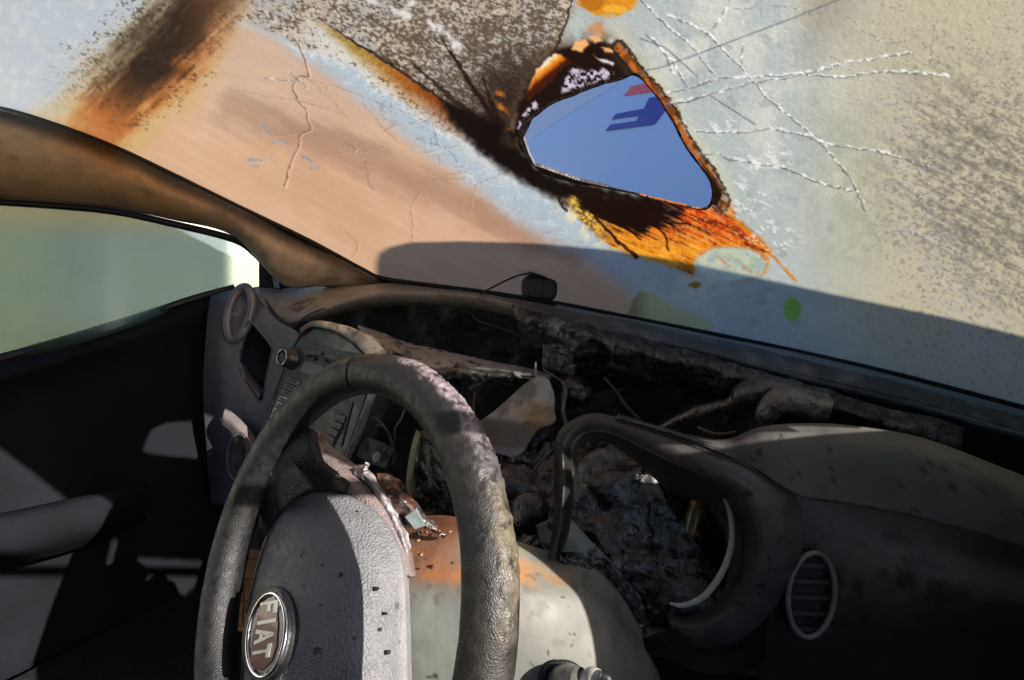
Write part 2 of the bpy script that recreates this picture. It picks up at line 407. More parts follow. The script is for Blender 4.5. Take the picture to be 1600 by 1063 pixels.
def paint(px, py):
    """soot, ash, burn stains and cracks lying on the glass; px,py run over the sheet"""
    sh = px.shape
    X = px+14*(fbm(px/46, py/46, 0., 4, 1)-.5)*2; Y = py+14*(fbm(px/46+9, py/46+4, 0., 4, 2)-.5)*2
    X2 = px+3*(fbm(px/9, py/9, 0., 3, 3)-.5)*2; Y2 = py+3*(fbm(px/9+3, py/9, 0., 3, 4)-.5)*2
    hi = fbm(px/3.2, py/3.2, 0., 2, 11); md = fbm(px/11, py/11, 0., 4, 12); lo = fbm(px/70, py/70, 0., 4, 13)
    st = fbm((px*.87+py*.5)/60, (-px*.5+py*.87)/6, 0., 4, 14)       # streaks running down to the right
    rgb = np.empty(sh+(3,)); rgb[:] = (168, 176, 172)
    clear = np.full(sh, .012)
    # ash on the right: cool grey-green with warmer blotches
    rgb = mixc(rgb, sm(.45, .7, lo), (190, 192, 182)); rgb = mixc(rgb, sm(.5, .8, md)*.3, (152, 166, 168))
    rgb = mixc(rgb, sm(.62, .78, fbm(px/26, py/18, 0., 4, 21))*.35, (128, 140, 142))
    # further right: olive ash, a green bloom, a lilac drip and a dark soot cloud
    r_ = sm(1200, 1430, X)
    rgb = mixc(rgb, r_, (178, 172, 146))
    rgb = mixc(rgb, r_*sm(190, 10, np.hypot(X-1270, (Y-300)*.9))*.5*sm(.3, .6, md), (124, 134, 100))
    d, _ = pdist(X, Y, [(1385,150),(1410,240),(1445,350),(1500,450),(1540,520)], far=150)
    rgb = mixc(rgb, sm(85, 0, d)*.45*sm(.35, .6, md), (186, 180, 178))
    rgb = mixc(rgb, sm(230, 30, np.hypot((X-1560)*1.0-(Y-310)*.35, (Y-310)*.8)-70*(st-.5))*sm(.36, .66, md*.5+st*.5)*.5, (84, 80, 76))
    rgb = mixc(rgb, sm(1300, 1420, X)*sm(.66, .50, fbm((px*.9+py*.3)/4.5, (py*.9-px*.3)/3, 0., 3, 45)+.34-.26*sm(300, 30, np.hypot(X-1560, Y-300)))*.35, (80, 72, 66))
    rgb = mixc(rgb, sm(1380, 1280, X)*sm(1215, 1270, X)*sm(140, 0, Y)*.5, (140, 124, 104))
    # tan lower left
    up = np.interp(px, [-200,364,465,533,600,668,720,790,850,900,990,1100], [-70,34,70,97,140,184,216,262,304,338,392,440])
    dl = Y-up
    w0 = np.interp(px, [364,450,520,600,700,800,900], [-8,0,12,18,26,32,28]); w1 = np.interp(px, [364,450,520,600,700,800,900], [10,24,52,66,84,92,86])
    rgb = mixc(rgb, sm(-6, 6, dl)*sm(1060, 960, px), (168, 176, 182))
    tan_ = sm(0, 1, (dl-w0)/(w1-w0))
    t = np.empty(sh+(3,)); t[:] = (200, 163, 132)
    t = mixc(t, sm(.35, .75, lo)*.5, (190, 150, 116)); t = mixc(t, sm(.45, .75, st)*.2, (222, 188, 156))
    for q, wd, k in (([(364,175),(480,208),(570,250),(650,282),(760,330),(900,390)], 46, .55), ([(364,150),(430,180),(520,215),(600,240)], 20, .3)):
        d, _ = pdist(X, Y, q, far=90)
        t = mixc(t, sm(wd, 2, d+14*(st-.5))*k, (140, 106, 84))
    t = mixc(t, sm(250, 60, py-.25*(px-364))*.55, (182, 163, 148))
    d, _ = pdist(X, Y, [(364,255),(460,290),(560,330)], far=110); t = mixc(t, sm(70, 0, d)*.35, (180,140,106))
    rgb = rgb*(1-(tan_*sm(1060, 960, px))[..., None])+t*(tan_*sm(1060, 960, px))[..., None]
    # blue-grey band along the border
    m = sm(-2, 10, dl)*sm(w1*.95, w1*.45, dl)*sm(470, 560, px)*sm(1010, 900, px)
    rgb = mixc(rgb, m*.6, (160, 176, 186)); rgb = mixc(rgb, m*sm(.58, .78, fbm(px/20, py/12, 0., 3, 33))*.4, (186, 198, 206))
    rgb = mixc(rgb, sm(16, 0, np.abs(dl-3))*sm(.42, .6, fbm(px/6, py/5, 0., 3, 34))*.75*sm(430, 470, px)*sm(960, 880, px), (212, 212, 206))
    # crazed flakes in the band
    cell = np.abs(fbm(px/22, py/14, 0., 2, 31)-.5)
    rgb = mixc(rgb, m*sm(.016, .004, cell)*.4, (96, 112, 126)); rgb = mixc(rgb, m*sm(.02, .008, np.abs(fbm(px/17+7, py/20, 0., 2, 32)-.5))*.35, (226, 232, 236))
    # speckled soot on the upper part
    bx = np.interp(py, [-200,0,40,80,130,200], [905,897,885,872,850,800])
    spz = sm(6, -8, dl)*sm(12, -12, X-bx)
    streak = np.interp(px, [364,500,560,620,680,735,790], [-40,32,72,110,150,190,232])
    frost = sm(0, 16, Y-streak)*sm(440, 520, px)
    base = np.empty(sh+(3,)); base[:] = (170, 156, 138)
    base = mixc(base, sm(.4, .65, lo)*.7, (158, 160, 158)); base = mixc(base, sm(.5, .7, md)*.7, (196, 184, 164)); base = mixc(base, frost*.8, (204, 202, 192))
    rgb = rgb*(1-spz[..., None])+base*spz[..., None]
    dens = .425+.17*sm(300, 20, np.hypot(px-800, (py-120)*1.2))+.05*sm(200, 0, np.abs(px-560))-.14*sm(470, 330, px)-.13*frost
    sp = fbm((px*.9+py*.3)/3.9, (py*.9-px*.3)/2.4, 0., 3, 41)*.66+fbm(px/15, py/9, 0., 3, 42)*.34
    rgb = mixc(rgb, spz*sm(.60, .43, sp+.52-dens)*.78, (72, 56, 42))
    rgb = mixc(rgb, spz*sm(.62, .72, hi)*.3, (214, 204, 188))
    for q, wd in (([(640,5),(668,22),(690,50),(715,75)], 13), ([(560,-10),(600,12),(640,25)], 9)):
        d, _ = pdist(X2, Y2, q, far=40); rgb = mixc(rgb, sm(wd, 2, d)*sm(.35, .6, md)*.85, (214, 212, 208))
    # dark soot fanning out of the hole
    g = np.hypot((X-815)*.8, (Y-165)*.9)
    rgb = mixc(rgb, spz*sm(125, 10, g)*.86*sm(.3, .65, md+.4*sm(90, 20, g)), (38, 28, 22))
    d, tt = pdist(X2, Y2, [(500,32),(560,72),(620,110),(680,150),(735,190),(790,232)], far=60)
    below = (Y2-np.interp(X2, [500,560,620,680,735,790], [32,72,110,150,190,232]))
    wb = np.interp(px, [480,560,640,700,760,810], [10,32,48,46,34,20])
    ob = sm(-3, 3, below)*sm(wb*1.15, wb*.1, below+6*(md-.5))*sm(470, 540, px)*sm(830, 790, px)
    oc = np.stack([np.interp(px, [480,560,620,680,730,780], v) for v in ((150,152,156,128,70,28),(128,120,92,60,36,18),(72,50,26,14,12,10))], -1)
    oc = oc*(0.75+.5*hi)[..., None]
    rgb = rgb*(1-ob[..., None]*.92)+oc*ob[..., None]*.92
    rgb = mixc(rgb, sm(np.interp(px, [480,700,800], [2.5,5,14]), .6, np.abs(below+2))*sm(480, 560, px)*sm(830, 800, px)*.9, (40, 26, 16))
    # other fan lines
    for q, w0, w1, k in (([(690,60),(716,100),(745,145),(775,190),(802,222)], 1.2, 7, .9), ([(640,95),(690,140),(730,175),(780,215)], 1, 9, .75), ([(755,120),(764,150),(778,182),(800,215)], 1, 6, .8), ([(893,0),(882,40),(872,72),(862,88)], 1.4, 3, .85), ([(610,8),(650,-10)], 1, 1, .5), ([(540,60),(600,90),(640,110)], 1, 2, .4)):
        d, tt = pdist(X2, Y2, q, far=30); wdd = w0+(w1-w0)*tt
        rgb = mixc(rgb, sm(wdd*1.5, wdd*.4, d)*k, (30, 20, 14))
    d, tt = pdist(X2, Y2, [(780,150),(786,180),(800,215),(812,230)], far=40); rgb = mixc(rgb, sm(12, 2, d)*sm(.45, .6, md)*.9, (190, 104, 28))
    # black wedge below left of the hole
    wedge = [(690,158),(730,172),(770,188),(800,208),(818,240),(850,272),(905,288),(1000,306),(1040,318),(1025,350),(985,362),(930,348),(880,318),(840,296),(790,268),(745,232),(712,198)]
    sd = sdist(X2, Y2, wedge); rgb = mixc(rgb, sm(10, -8, sd+10*(md-.5)), (20, 14, 12))
    halo = sm(34, 6, sd)*(1-sm(10, -8, sd+10*(md-.5)))*sm(840, 780, px+.0)*sm(-25, 5, dl)
    rgb = mixc(rgb, halo*.4, (216, 208, 196))
    # orange burn under the hole
    orz = [(905,300),(960,312),(1030,318),(1112,322),(1140,318),(1150,340),(1175,364),(1205,392),(1192,402),(1172,392),(1140,388),(1100,394),(1086,412),(1082,432),(1062,420),(1015,404),(975,396),(940,374),(905,340),(885,316)]
    so_ = sdist(X2, Y2, orz); om = sm(7, -5, so_+8*(md-.5))
    fr = fbm((px+py*.6)/40, (py-px*.45)/9, 0., 4, 51)
    oc = np.empty(sh+(3,)); oc[:] = (206, 122, 18)
    oc = mixc(oc, sm(.45, .65, fr)*.8, (236, 160, 40)); oc = mixc(oc, sm(80, 26, py-(302+(px-960)*.12)+12*(md-.5)), (188, 58, 12)); oc = mixc(oc, sm(.5, .66, fr)*sm(60, 20, py-(300+(px-960)*.12))*.8, (226, 96, 20))
    fe = fbm((px+py*.5)/55, (py-px*.5)/3.2, 0., 4, 52)
    oc = mixc(oc, sm(.46, .34, fr)*.7, (92, 28, 10)); oc = mixc(oc, sm(.44, .33, fe)*.75*sm(95, 20, py-(302+(px-960)*.12)), (60, 18, 8)); oc = mixc(oc, sm(.58, .70, fe)*.45, (240, 176, 70)); oc = mixc(oc, sm(.55, .7, hi)*.35, (250, 190, 80))
    oc = mixc(oc, sm(980, 920, px+.25*(py-330)), (212, 176, 84)); oc = mixc(oc, sm(980, 920, px+.25*(py-330))*sm(.55,.4,hi), (120, 84, 30))
    rgb = rgb*(1-om[..., None])+oc*om[..., None]
    rgb = mixc(rgb, sm(5, -10, sdist(X, Y, [(880,290),(960,300),(1030,312),(1072,326),(1052,346),(1000,366),(960,358),(905,330)])+16*(fr-.5)+26*(fe-.5)), (26, 14, 10))
    rgb = mixc(rgb, sm(30, 0, np.abs(so_))*(1-om)*sm(1000, 900, px)*sm(300, 330, py)*.75*sm(.4, .6, md), (226, 214, 160))
    # rays in the burn
    for q in ([(900,300),(935,345),(965,375),(998,402)], [(945,320),(960,345),(1000,372)], [(1000,322),(1040,345),(1080,352)], [(1010,338),(1038,365),(1045,390)], [(872,305),(880,325),(886,330)], [(925,333),(950,362),(975,388),(997,404)]):
        d, _ = pdist(X2, Y2, q, far=20); rgb = mixc(rgb, sm(2.6, .7, d)*.85, (34, 12, 8))
    # tail and the pale green blister
    d, _ = pdist(X2, Y2, [(1120,312),(1150,345),(1180,372),(1212,405),(1244,438)], far=30); rgb = mixc(rgb, sm(np.interp(px, [1120,1180,1240], [8,5,3.2]), 1, d+5*(md-.5))*.9, (200, 122, 26))
    e = np.hypot((X2-1142-.15*(Y2-410))/58, (Y2-412)/27)
    bli = sm(1.05, .9, e)
    bc = np.empty(sh+(3,)); bc[:] = (196, 206, 172); bc = mixc(bc, sm(.45, .62, md), (168, 186, 168)); bc = mixc(bc, sm(.55, .7, hi)*.5, (222, 204, 130))
    rgb = rgb*(1-bli[..., None])+bc*bli[..., None]; clear = np.maximum(clear, bli*.3)
    rgb = mixc(rgb, sm(.09, .02, np.abs(e-.98)+.16*(md-.5))*sm(1060, 1100, px+2*(400-py))*sm(.3, .6, hi+.1), (196, 124, 44))
    for q in ([(1120,400),(1142,420)], [(1140,398),(1160,414),(1180,430)], [(1196,398),(1201,416),(1196,430)]):
        d, _ = pdist(X2, Y2, q, far=20); rgb = mixc(rgb, sm(3.4, 1., d)*sm(.3, .55, hi)*.8, (200, 148, 62))
    # faint yellow-green clear spots low down
    for (cx, cy, rx, ry, c, k) in ((1086,446,12,6,(160,100,40),.1), (1238,484,16,22,(120,178,64),.08)):
        e = np.hypot((X2-cx)/rx, (Y2-cy)/ry); rgb = mixc(rgb, sm(1.05, .7, e)*.85, c); clear = np.maximum(clear, sm(1.0, .7, e)*k)
    wd_ = sm(3, -3, sdist(X2, Y2, [(982,492),(988,468),(1004,455),(1022,458),(1040,472),(1072,486),(1116,508),(1100,520)]))
    rgb = mixc(rgb, wd_*.9, (186, 186, 132)); rgb = mixc(rgb, wd_*sm(1020, 985, px)*.6, (120, 90, 56)); clear = np.maximum(clear, wd_*.12)
    # orange spot at the top
    rgb = mixc(rgb, sm(1.1, .8, np.hypot((X2-948)/48, (Y2-2)/26)+.5*(md-.5))*.95, (206, 132, 20)); rgb = mixc(rgb, sm(1, .6, np.hypot((X2-925)/22, (Y2-4)/18))*.6, (150, 84, 12))
    rgb = mixc(rgb, sm(1.0, .7, np.hypot((X2-960)/22, (Y2-14)/9))*.6, (236, 178, 60))
    rgb = mixc(rgb, sm(60, 0, np.abs(X-950))*sm(20, 40, Y)*sm(90, 60, Y)*.45, (178, 168, 150))
    # char around the top of the hole
    blk = [(800,215),(812,170),(828,132),(846,100),(866,82),(890,74),(918,66),(945,66),(965,82),(992,108),(996,118),(961,128),(924,140),(894,151),(861,166),(840,180),(822,196),(812,214)]
    sd = sdist(X2, Y2, blk); rgb = mixc(rgb, sm(8, -3, sd), (30, 18, 14))
    rgb = mixc(rgb, sm(26, 4, sd)*(1-sm(8, -3, sd))*.5*sm(.3, .6, md), (84, 62, 44))
    rgb = mixc(rgb, sm(0, -7, sdist(X2, Y2, [(872,150),(880,120),(893,98),(915,108),(940,104),(962,112),(955,124),(905,142)]))*sm(.40, .56, fbm(px/5, py/5, 0., 3, 61)), (190, 180, 198))
    rgb = mixc(rgb, sm(0, -4, sdist(X2, Y2, [(922,84),(945,92),(962,96),(958,104),(940,100)])), (204, 196, 196))
    rgb = mixc(rgb, sm(1, -4, sdist(X2, Y2, [(832,160),(845,152),(840,170),(820,186),(812,206),(806,200),(816,178)]))*sm(.4, .55, fbm(px/5, py/5, 0., 3, 62)), (196, 184, 196))
    cres = [(866,84),(878,86),(891,96),(880,106),(868,120),(852,135),(836,147),(824,160),(821,150),(827,132),(838,112),(850,96)]
    sd = sdist(X2, Y2, cres); cm = sm(2, -2, sd); q = np.clip(((X2-840)*.64+(Y2-118)*.77)/20+.45, 0, 1)
    cc = np.stack([np.interp(q, [0,.4,.7,1], v) for v in ((246,226,196,60),(224,150,100,26),(200,50,20,12))], -1); rgb = rgb*(1-cm[..., None])+cc*cm[..., None]
    for q in ([(892,78),(900,66),(915,60),(922,68),(908,80)], [(918,56),(930,54),(940,64),(930,66)], [(940,74),(956,78),(958,84),(944,82)]):
        rgb = mixc(rgb, sm(2, -2, sdist(X2, Y2, q)), (226, 166, 104))
    d, _ = pdist(X2, Y2, [(926,46),(935,40),(938,52)], far=20); rgb = mixc(rgb, sm(9, 2, d)*.7, (196, 120, 60))
    # scorched margin right of the hole
    dm, tt = pdist(X2, Y2, [(965,74),(985,96),(1000,118),(1022,140),(1044,168),(1066,210),(1090,248),(1112,275),(1124,300),(1130,318)], far=60)
    side = sm(-40, 40, (X2-1040)*.85-(Y2-180)*.53)
    rgb = mixc(rgb, sm(34, 8, dm)*.6*side, (206, 200, 160))
    rgb = mixc(rgb, sm(10, 4, dm+9*(md-.5)), (110, 62, 26)); rgb = mixc(rgb, sm(7, 2, dm+3*(hi-.5))*sm(.42, .58, md), (176, 96, 28))
    rgb = mixc(rgb, sm(4, 1, np.abs(dm-9+6*(hi-.5)))*.85, (36, 24, 16))
    rgb = mixc(rgb, sm(15, 4, np.hypot((X2-1122)*1.1, (Y2-308)*.62))*sm(.4, .55, hi+.1), (52, 38, 26)); rgb = mixc(rgb, sm(10, 2, np.hypot(X2-1118, (Y2-296)*.5))*sm(.5, .6, hi), (220, 200, 160))
    rgb = mixc(rgb, sm(1250, 1330, px)*sm(.55, .8, md)*.15, (150, 146, 130))
    # cracks
    for q in CRACK_A:
        d, tt = pdist(X2, Y2, q, far=16); do, _ = pdist(X2-1.4, Y2+1.8, q, far=16)
        rgb = mixc(rgb, sm(1.9, .4, d)*.7*sm(.30, .45, md+.1), (92, 92, 90))
        rgb = mixc(rgb, sm(1.8, .5, do)*.55*sm(.35, .55, fbm(px/13, py/13, 0., 2, 72)), (226, 226, 222))
        rgb = mixc(rgb, sm(3.6, 1.4, do)*sm(.60, .66, fbm(px/5, py/5, 0., 2, 71))*.85, (232, 231, 228))
    for q in CRACK_T:
        d, _ = pdist(px, py, q, far=14); rgb = mixc(rgb, sm(1.7, .5, d)*.75, (90, 98, 106))
    for i, q in enumerate(CRACK_B):
        d, _ = pdist(X2, Y2, q, far=14); wq = 1.9 if i == 0 else 1.2
        d2, _ = pdist(X2-1.6, Y2-1.0, q, far=14)
        rgb = mixc(rgb, sm(wq+1, .6, d2)*(.5 if i == 0 else .15), (236, 208, 174)); rgb = mixc(rgb, sm(wq, .5, d)*(.8 if i == 0 else .32), (110, 84, 68))
    rg = random.Random(5)
    for k in range(30):                                            # hairline cracks in the ash
        x, y = (rg.uniform(1120, 1620), rg.uniform(-60, 420)) if k < 10 else (rg.uniform(380, 900), rg.uniform(90, 330)); a = rg.uniform(-.4, 1.1); q = [(x, y)]
        for j in range(rg.randint(3, 6)): a += rg.uniform(-.5, .5); x += 16*math.cos(a); y += 16*math.sin(a); q.append((x, y))
        if k >= 10 and (y < np.interp(q[0][0], [364,900], [75,380]) or abs(q[0][1]-np.interp(q[0][0], [440,980], [95,420])) > 70): continue
        d, _ = pdist(X2, Y2, q, far=10); rgb = mixc(rgb, sm(1.4, .4, d)*.45, (96, 102, 106)); rgb = mixc(rgb, sm(2.2, 1, d)*sm(.64, .72, hi)*.5, (226, 230, 230))
    # white flakes
    fl = fbm((px*.9+py*.4)/9, (py*.9-px*.4)/4, 0., 3, 81)
    zone = np.maximum.reduce([sm(50, 10, np.hypot((px-1170)*.7, py-308)), sm(45, 10, np.hypot((px-1200)*.6, py-370)), sm(30, 8, np.hypot((px-1128)*.9, py-198)), sm(40, 10, np.hypot((px-1200)*.6, py-250)), .2*sm(1010, 1060, px)*sm(1260, 1230, px)])
    rgb = mixc(rgb, zone*sm(.60, .68, fl)*.75, (226, 224, 218)); rgb = mixc(rgb, zone*sm(.62, .57, 1-fl+.1)*.0, (90, 90, 90))
    # blue scratches on the tan area
    for q in ([(412,198),(422,206),(430,210)], [(426,222),(446,224),(440,212)], [(386,250),(408,250)], [(392,258),(402,260)], [(424,248),(430,254)], [(474,246),(490,252)], [(480,260),(496,264)]):
        d, _ = pdist(X2, Y2, q, far=12); rgb = mixc(rgb, sm(3.2, 1, d)*sm(.35, .55, hi)*.9, (124, 140, 158))
    # left part of the sheet: a second scorch
    q = np.hypot((X-292)*.9, (Y-72)*1.05); lm = sm(370, 350, px)
    sc2 = sm(120, 30, np.hypot((X-300)+(Y-80)*.5, (Y-80)*1.0))
    d, tt = pdist(X, Y, [(372,118),(290,160),(200,212),(110,262),(40,300)], far=120)
    rgb = mixc(rgb, sm(366, 300, px+20*(lo-.5))*sm(100, 190, px)*.0, (60, 50, 44))
    left = sm(420, 270, px+20*(lo-.5))
    dg = (X-330)*.707+(Y-0)*.707                        # across the second, diagonal scorch
    al = (X-330)*.707-(Y-0)*.707
    tx = 34*(fbm((px-py)/60, (px+py)/9, 0., 4, 47)-.5)+16*(md-.5)
    rgb = mixc(rgb, left*sm(20, -40, dg)*.9, (168, 180, 188)); rgb = mixc(rgb, left*sm(20, -40, dg)*sm(.5, .75, md)*.5, (196, 196, 188))
    rgb = mixc(rgb, left*sm(-95, -30, dg+tx)*sm(110, 70, dg+tx)*.8*sm(-480, -330, al), (188, 156, 100))
    rgb = mixc(rgb, left*sm(-50, 0, dg+tx)*sm(80, 40, dg+tx)*sm(-400, -230, al+tx)*.9, (170, 92, 34))
    rgb = mixc(rgb, left*sm(-80, -10, dg+tx*1.3)*sm(60, 20, dg+tx)*sm(-270, -150, al+tx)*.93, (38, 30, 26))
    rgb = mixc(rgb, left*sm(.60, .45, sp+.12+.28*sm(40, 170, np.abs(dg+10)))*sm(-330, -150, al)*.7, (58, 48, 40))
    rgb = np.clip(rgb, 0, 255)
    K = 1.12
    alb = np.minimum(lin(rgb)/K/np.array([1.0, .995, .985]), .92)
    lum = alb.mean(-1); clear = clear*np.clip(lum/.12, 0, 1)
    return alb, clear

xs = np.r_[np.arange(-130, 1731, 1.9), np.geomspace(1740, 9000, 40)]
ys = np.r_[np.array([-560, -430, -330, -250, -190, -140, -100, -70, -45]), np.arange(-26, 470, 1.9), np.arange(472, 700, 4.0)]
GX, GY = np.meshgrid(xs, ys, indexing='ij')
GP = onp(GX, GY, WS_B, WS_N)
ALB, CLR = paint(GX, GY)
def pillar_top(px): return np.interp(px, [-200,-60,0,90,180,270,364,480,560,600,690], [150,158,170,196,230,272,318,374,417,436,452])
cowl_x = [560,600,690,760,800,850,900,1000,1120,1240,1400,1620,1760]; cowl_y = [424,433,446,455,461,469,478,498,522,547,584,642,682]
def cowl(px): return np.interp(px, cowl_x, cowl_y)
keep = (GP[..., 0] < .24) & (GY < np.where(GX < 600, pillar_top(GX), cowl(GX))+3)
hp = np.array(HOLE, float)
keep &= ~inside(GX, GY, hp)
ws = thing('windscreen', 'fire-damaged windscreen caked in ash with orange burn marks and a hole melted through', 'windscreen', tuple(WS_B))
f = gridf(*GX.shape); kk = keep.ravel(); f = f[kk[f].all(1)]
used = np.unique(f); mp = np.zeros(GX.size, int); mp[used] = np.arange(len(used))
Pn = GP.reshape(-1, 3)[used]
relief = (fbm(GX/14, GY/14, 0., 3, 91)-.5).ravel()[used]*np.interp(GX.ravel()[used], [900,1240], [.0004,.0001])
glass = mk('glass', Pn+WS_N*relief[:, None], mp[f], FILM, ws, col=ALB.reshape(-1, 3)[used], attrs={'clear': CLR.ravel()[used]})
# curled, charred lip of the hole, one closed bead plus shards
def wsp(px, py, off=0.0):
    return onp(np.asarray(px, float), np.asarray(py, float), WS_B+WS_N*off, WS_N)
hc = catmull(hp, 260, True)
rp = 1.0+2.6*fbm(np.arange(260)/6., 0.*np.arange(260), 0., 3, 5)
P = wsp(hc[:, 0], hc[:, 1]); dep = (P-CAM)@FW
hcol = np.zeros((260*8, 3))
tt = np.repeat(np.arange(260), 8)
cc = np.where((hc[:, 0] > 1000)[:, None], np.array([150, 84, 30.]), np.array([34, 22, 18.]))
cc = np.where(((hc[:, 0] < 835) & (hc[:, 1] > 185))[:, None], np.array([92, 82, 86.]), cc)
nz_ = fbm(np.arange(260)/3., 0.*np.arange(260), 0., 2, 6)
cc = np.where((nz_ < .42)[:, None], np.array([24, 16, 12.]), cc)
V, fq = tube('x', P, 0.001, None, n=260, m=8, closed=True, raw=True)
Vr = V.reshape(260, 8, 3); Vr = P[:, None]+(Vr-P[:, None])*((rp*dep/F)/0.001)[:, None, None]
MELT = mat('melted_glass_lip', None, .3, .6, bump=((400, .001, 'n'),), var=.4, vscale=200)
mk('hole_lip', Vr.reshape(-1, 3), fq, MELT, ws, col=lin(cc)[tt])
for poly, c in (([(836,259),(846,262),(870,271),(905,283),(950,293),(905,289),(868,279),(848,272)], (70,60,56)), ([(1096,262),(1104,268),(1118,285),(1128,305),(1120,322),(1112,320),(1115,300),(1108,282)], (120,84,44)), ([(820,196),(826,188),(834,182),(826,200),(818,216),(826,240),(834,256),(822,244),(813,224),(812,208)], (120,112,118))):
    A = np.array(poly, float); Pw = wsp(A[:, 0], A[:, 1], -.003)
    prismw('glass_shard', Pw, -WS_N, MELT, ws, .003, 0, col=lin(c))
# black seal: along the pillar and along the cowl
sx = np.array([-100,0,90,180,270,364,480,560]); Ps = [*wsp(sx, pillar_top(sx), -.002)]
Ps += [*wsp(np.array(cowl_x)[1:], np.array(cowl_y)[1:]+2, -.002)]
tube('rubber_seal', Ps, np.r_[np.full(6, .0075), np.full(14, .0095)], BLACK, ws, n=160, m=8)

# ------------------------------------------------------------------ world outside
GROUNDM = mat('worn_asphalt', (.06, .06, .062), .9, .3, bump=((40, .01, 'n'),), var=.3, vscale=8)
o = mk('ground', [(-150,-150,0),(150,-150,0),(150,150,0),(-150,150,0)], [(0,1,2,3)], GROUNDM, smooth=False, kind='structure')
# recovery lorry side seen through the hole
lor = thing('lorry', 'pale blue lorry with blue F and red block on its side, seen through the hole', 'lorry', (-2.2, 3.2, 0))
BLUEP = mat('pale_blue_panel', (.26, .46, .95), .5, .4, var=.02, vscale=1)
BLUEP2 = mat('greyed_blue_panel', (.32, .47, .84), .5, .4, var=.02, vscale=1)
boxw('cargo_box', (-6.2, 3.2, .62), (2.6, 5.4, 3.4), BLUEP, lor, .03)
boxw('chassis', (-6.0, 3.3, .40), (2.4, 5.3, .60), BLACK, lor, .02)
LY = 3.196
def lorry_poly(name, pts, mat_, off=0.004, parent=lor):
    A = np.array(pts, float); P = onp(A[:, 0], A[:, 1], np.array([0, LY-off+.004, 0]), np.array([0, 1., 0]))
    return prismw(name, P, np.array([0, -1., 0]), mat_, parent, .008)
lorry_poly('upper_panel', [(700,232),(822,225),(860,196),(905,168),(961,134),(1010,96),(1000,40),(700,40)], BLUEP2, .002)
DB = mat('dark_blue_lettering', (.015, .055, .42), .45, .4, var=.05); RD = mat('red_lettering', (.5, .10, .2), .45, .4, var=.05)
fpoly = [(962,178),(1006,170),(1014,153),(1050,147),(1039,171),(1021,195),(946,205),(953,195),(994,189),(999,181),(956,187)]
lorry_poly('letter', fpoly, DB, .008)
lorry_poly('red_block', [(986,135),(1015,128),(1030,136),(1022,143),(975,150)], RD, .008)
for x in (-5.2, 1.6):
    t = np.linspace(0, 2*np.pi, 40, endpoint=False); wv = []
    for (y0, r0) in ((3.25, .47), (3.22, .40), (3.22, .2), (3.3, .0001)): wv.append(np.c_[x+r0*np.cos(t), np.full(40, y0), .48+r0*np.sin(t)])
    for (y0, r0) in ((3.5, .47),): wv.insert(0, np.c_[x+r0*np.cos(t), np.full(40, y0), .48+r0*np.sin(t)])
    mk('wheel', np.vstack(wv), gridf(len(wv), 40, False, True), BLACK, lor)
# rendered wall left of the car, seen through the passenger window
wallm = mat('cream_render', (.62, .60, .50), .9, .2, bump=((60, .01, 'n'),), var=.08, vscale=2)
gw = thing('garden_wall', 'cream rendered wall in sunlight beyond the passenger window', 'wall', (-4.6, .5, 0))
boxw('wall', (-4.8, -6, 0), (-4.6, 2.6, 2.1), wallm, gw, .01); boxw('coping', (-4.86, -6.02, 2.1), (-4.54, 2.62, 2.18), wallm, gw, .02)
# added unseen blocker, outlined along the sun to throw the low windscreen shadow
sh_pts = [(588,440),(587,410),(592,396),(606,387),(640,379),(720,377),(800,379),(900,388),(1000,404),(1120,430),(1237,456),(1400,490),(1620,545)]
A = np.array(sh_pts, float); Wp = wsp(A[:, 0], A[:, 1]); XC = .75
Q = Wp+SUN_TO*((XC-Wp[:, 0])/SUN_TO[0])[:, None]
Q = np.vstack([Q, [XC, Q[-1, 1], 0.0], [XC, 2.2, 0.0], [XC, 2.2, Q[0, 2]]])
blocker = thing('shadow_blocker', 'added unseen grey slab beside the car that casts the windscreen shadow', 'shadow blocker', (.75, 1.6, 0))
prismw('body', Q, np.array([-1., 0, 0]), SKIN, blocker, .05, col=lin((120,130,120)))
# ------------------------------------------------------------------ car body
body = thing('burnt_car', 'scorched car shell with brown windscreen pillar and sooty passenger door', 'car body', (-.42, .1, .2))
def pcol(px, py, G):
    n = fb3(G, 14, 4, 3); s = fb3(G, 60, 3, 4)
    c = np.empty(px.shape+(3,)); c[:] = (168, 150, 128)
    c = mixc(c, sm(.4, .7, n)*.6, (184, 166, 142)); c = mixc(c, sm(430, 250, px)*.75, (158, 122, 80))
    top = np.interp(px, [-200,-60,0,90,180,270,364,480,560,600,690], [150,158,170,196,230,272,318,374,417,436,452])
    c = mixc(c, sm(34, 4, py-top+10*(n-.5)), (30, 25, 21)); c = mixc(c, sm(.6, .75, s)*.3, (70, 56, 44))  # upper edge blackened in the colour, for shadow as well as soot
    return lin(c)*.8
xt = np.array([-160,-60,0,90,180,270,364,440,500,560,600,650,700]); yt = np.interp(xt, [-200,-60,0,90,180,270,364,480,560,600,690], [150,158,170,196,230,272,318,374,417,436,452])+3
yb = np.interp(xt, [-160,0,90,180,270,364,400,440,500,560,600,650,700], [300,312,318,326,344,369,392,444,448,452,456,462,468])
dt = np.interp(xt, [-160,0,180,364,480,600,700], [.83,.90,.98,1.085,1.19,1.285,1.30])
rows = []
for k, bulge in ((0, 0), (.18, .012), (.45, .02), (.75, .008), (.93, -.012), (1., -.035)):
    rows.append([(x, a+(b-a)*k, d-bulge) for x, a, b, d in zip(xt, yt, yb, dt)])
patch('pillar', rows, PLASTIC, body, 40, 110, .02, colf=pcol)
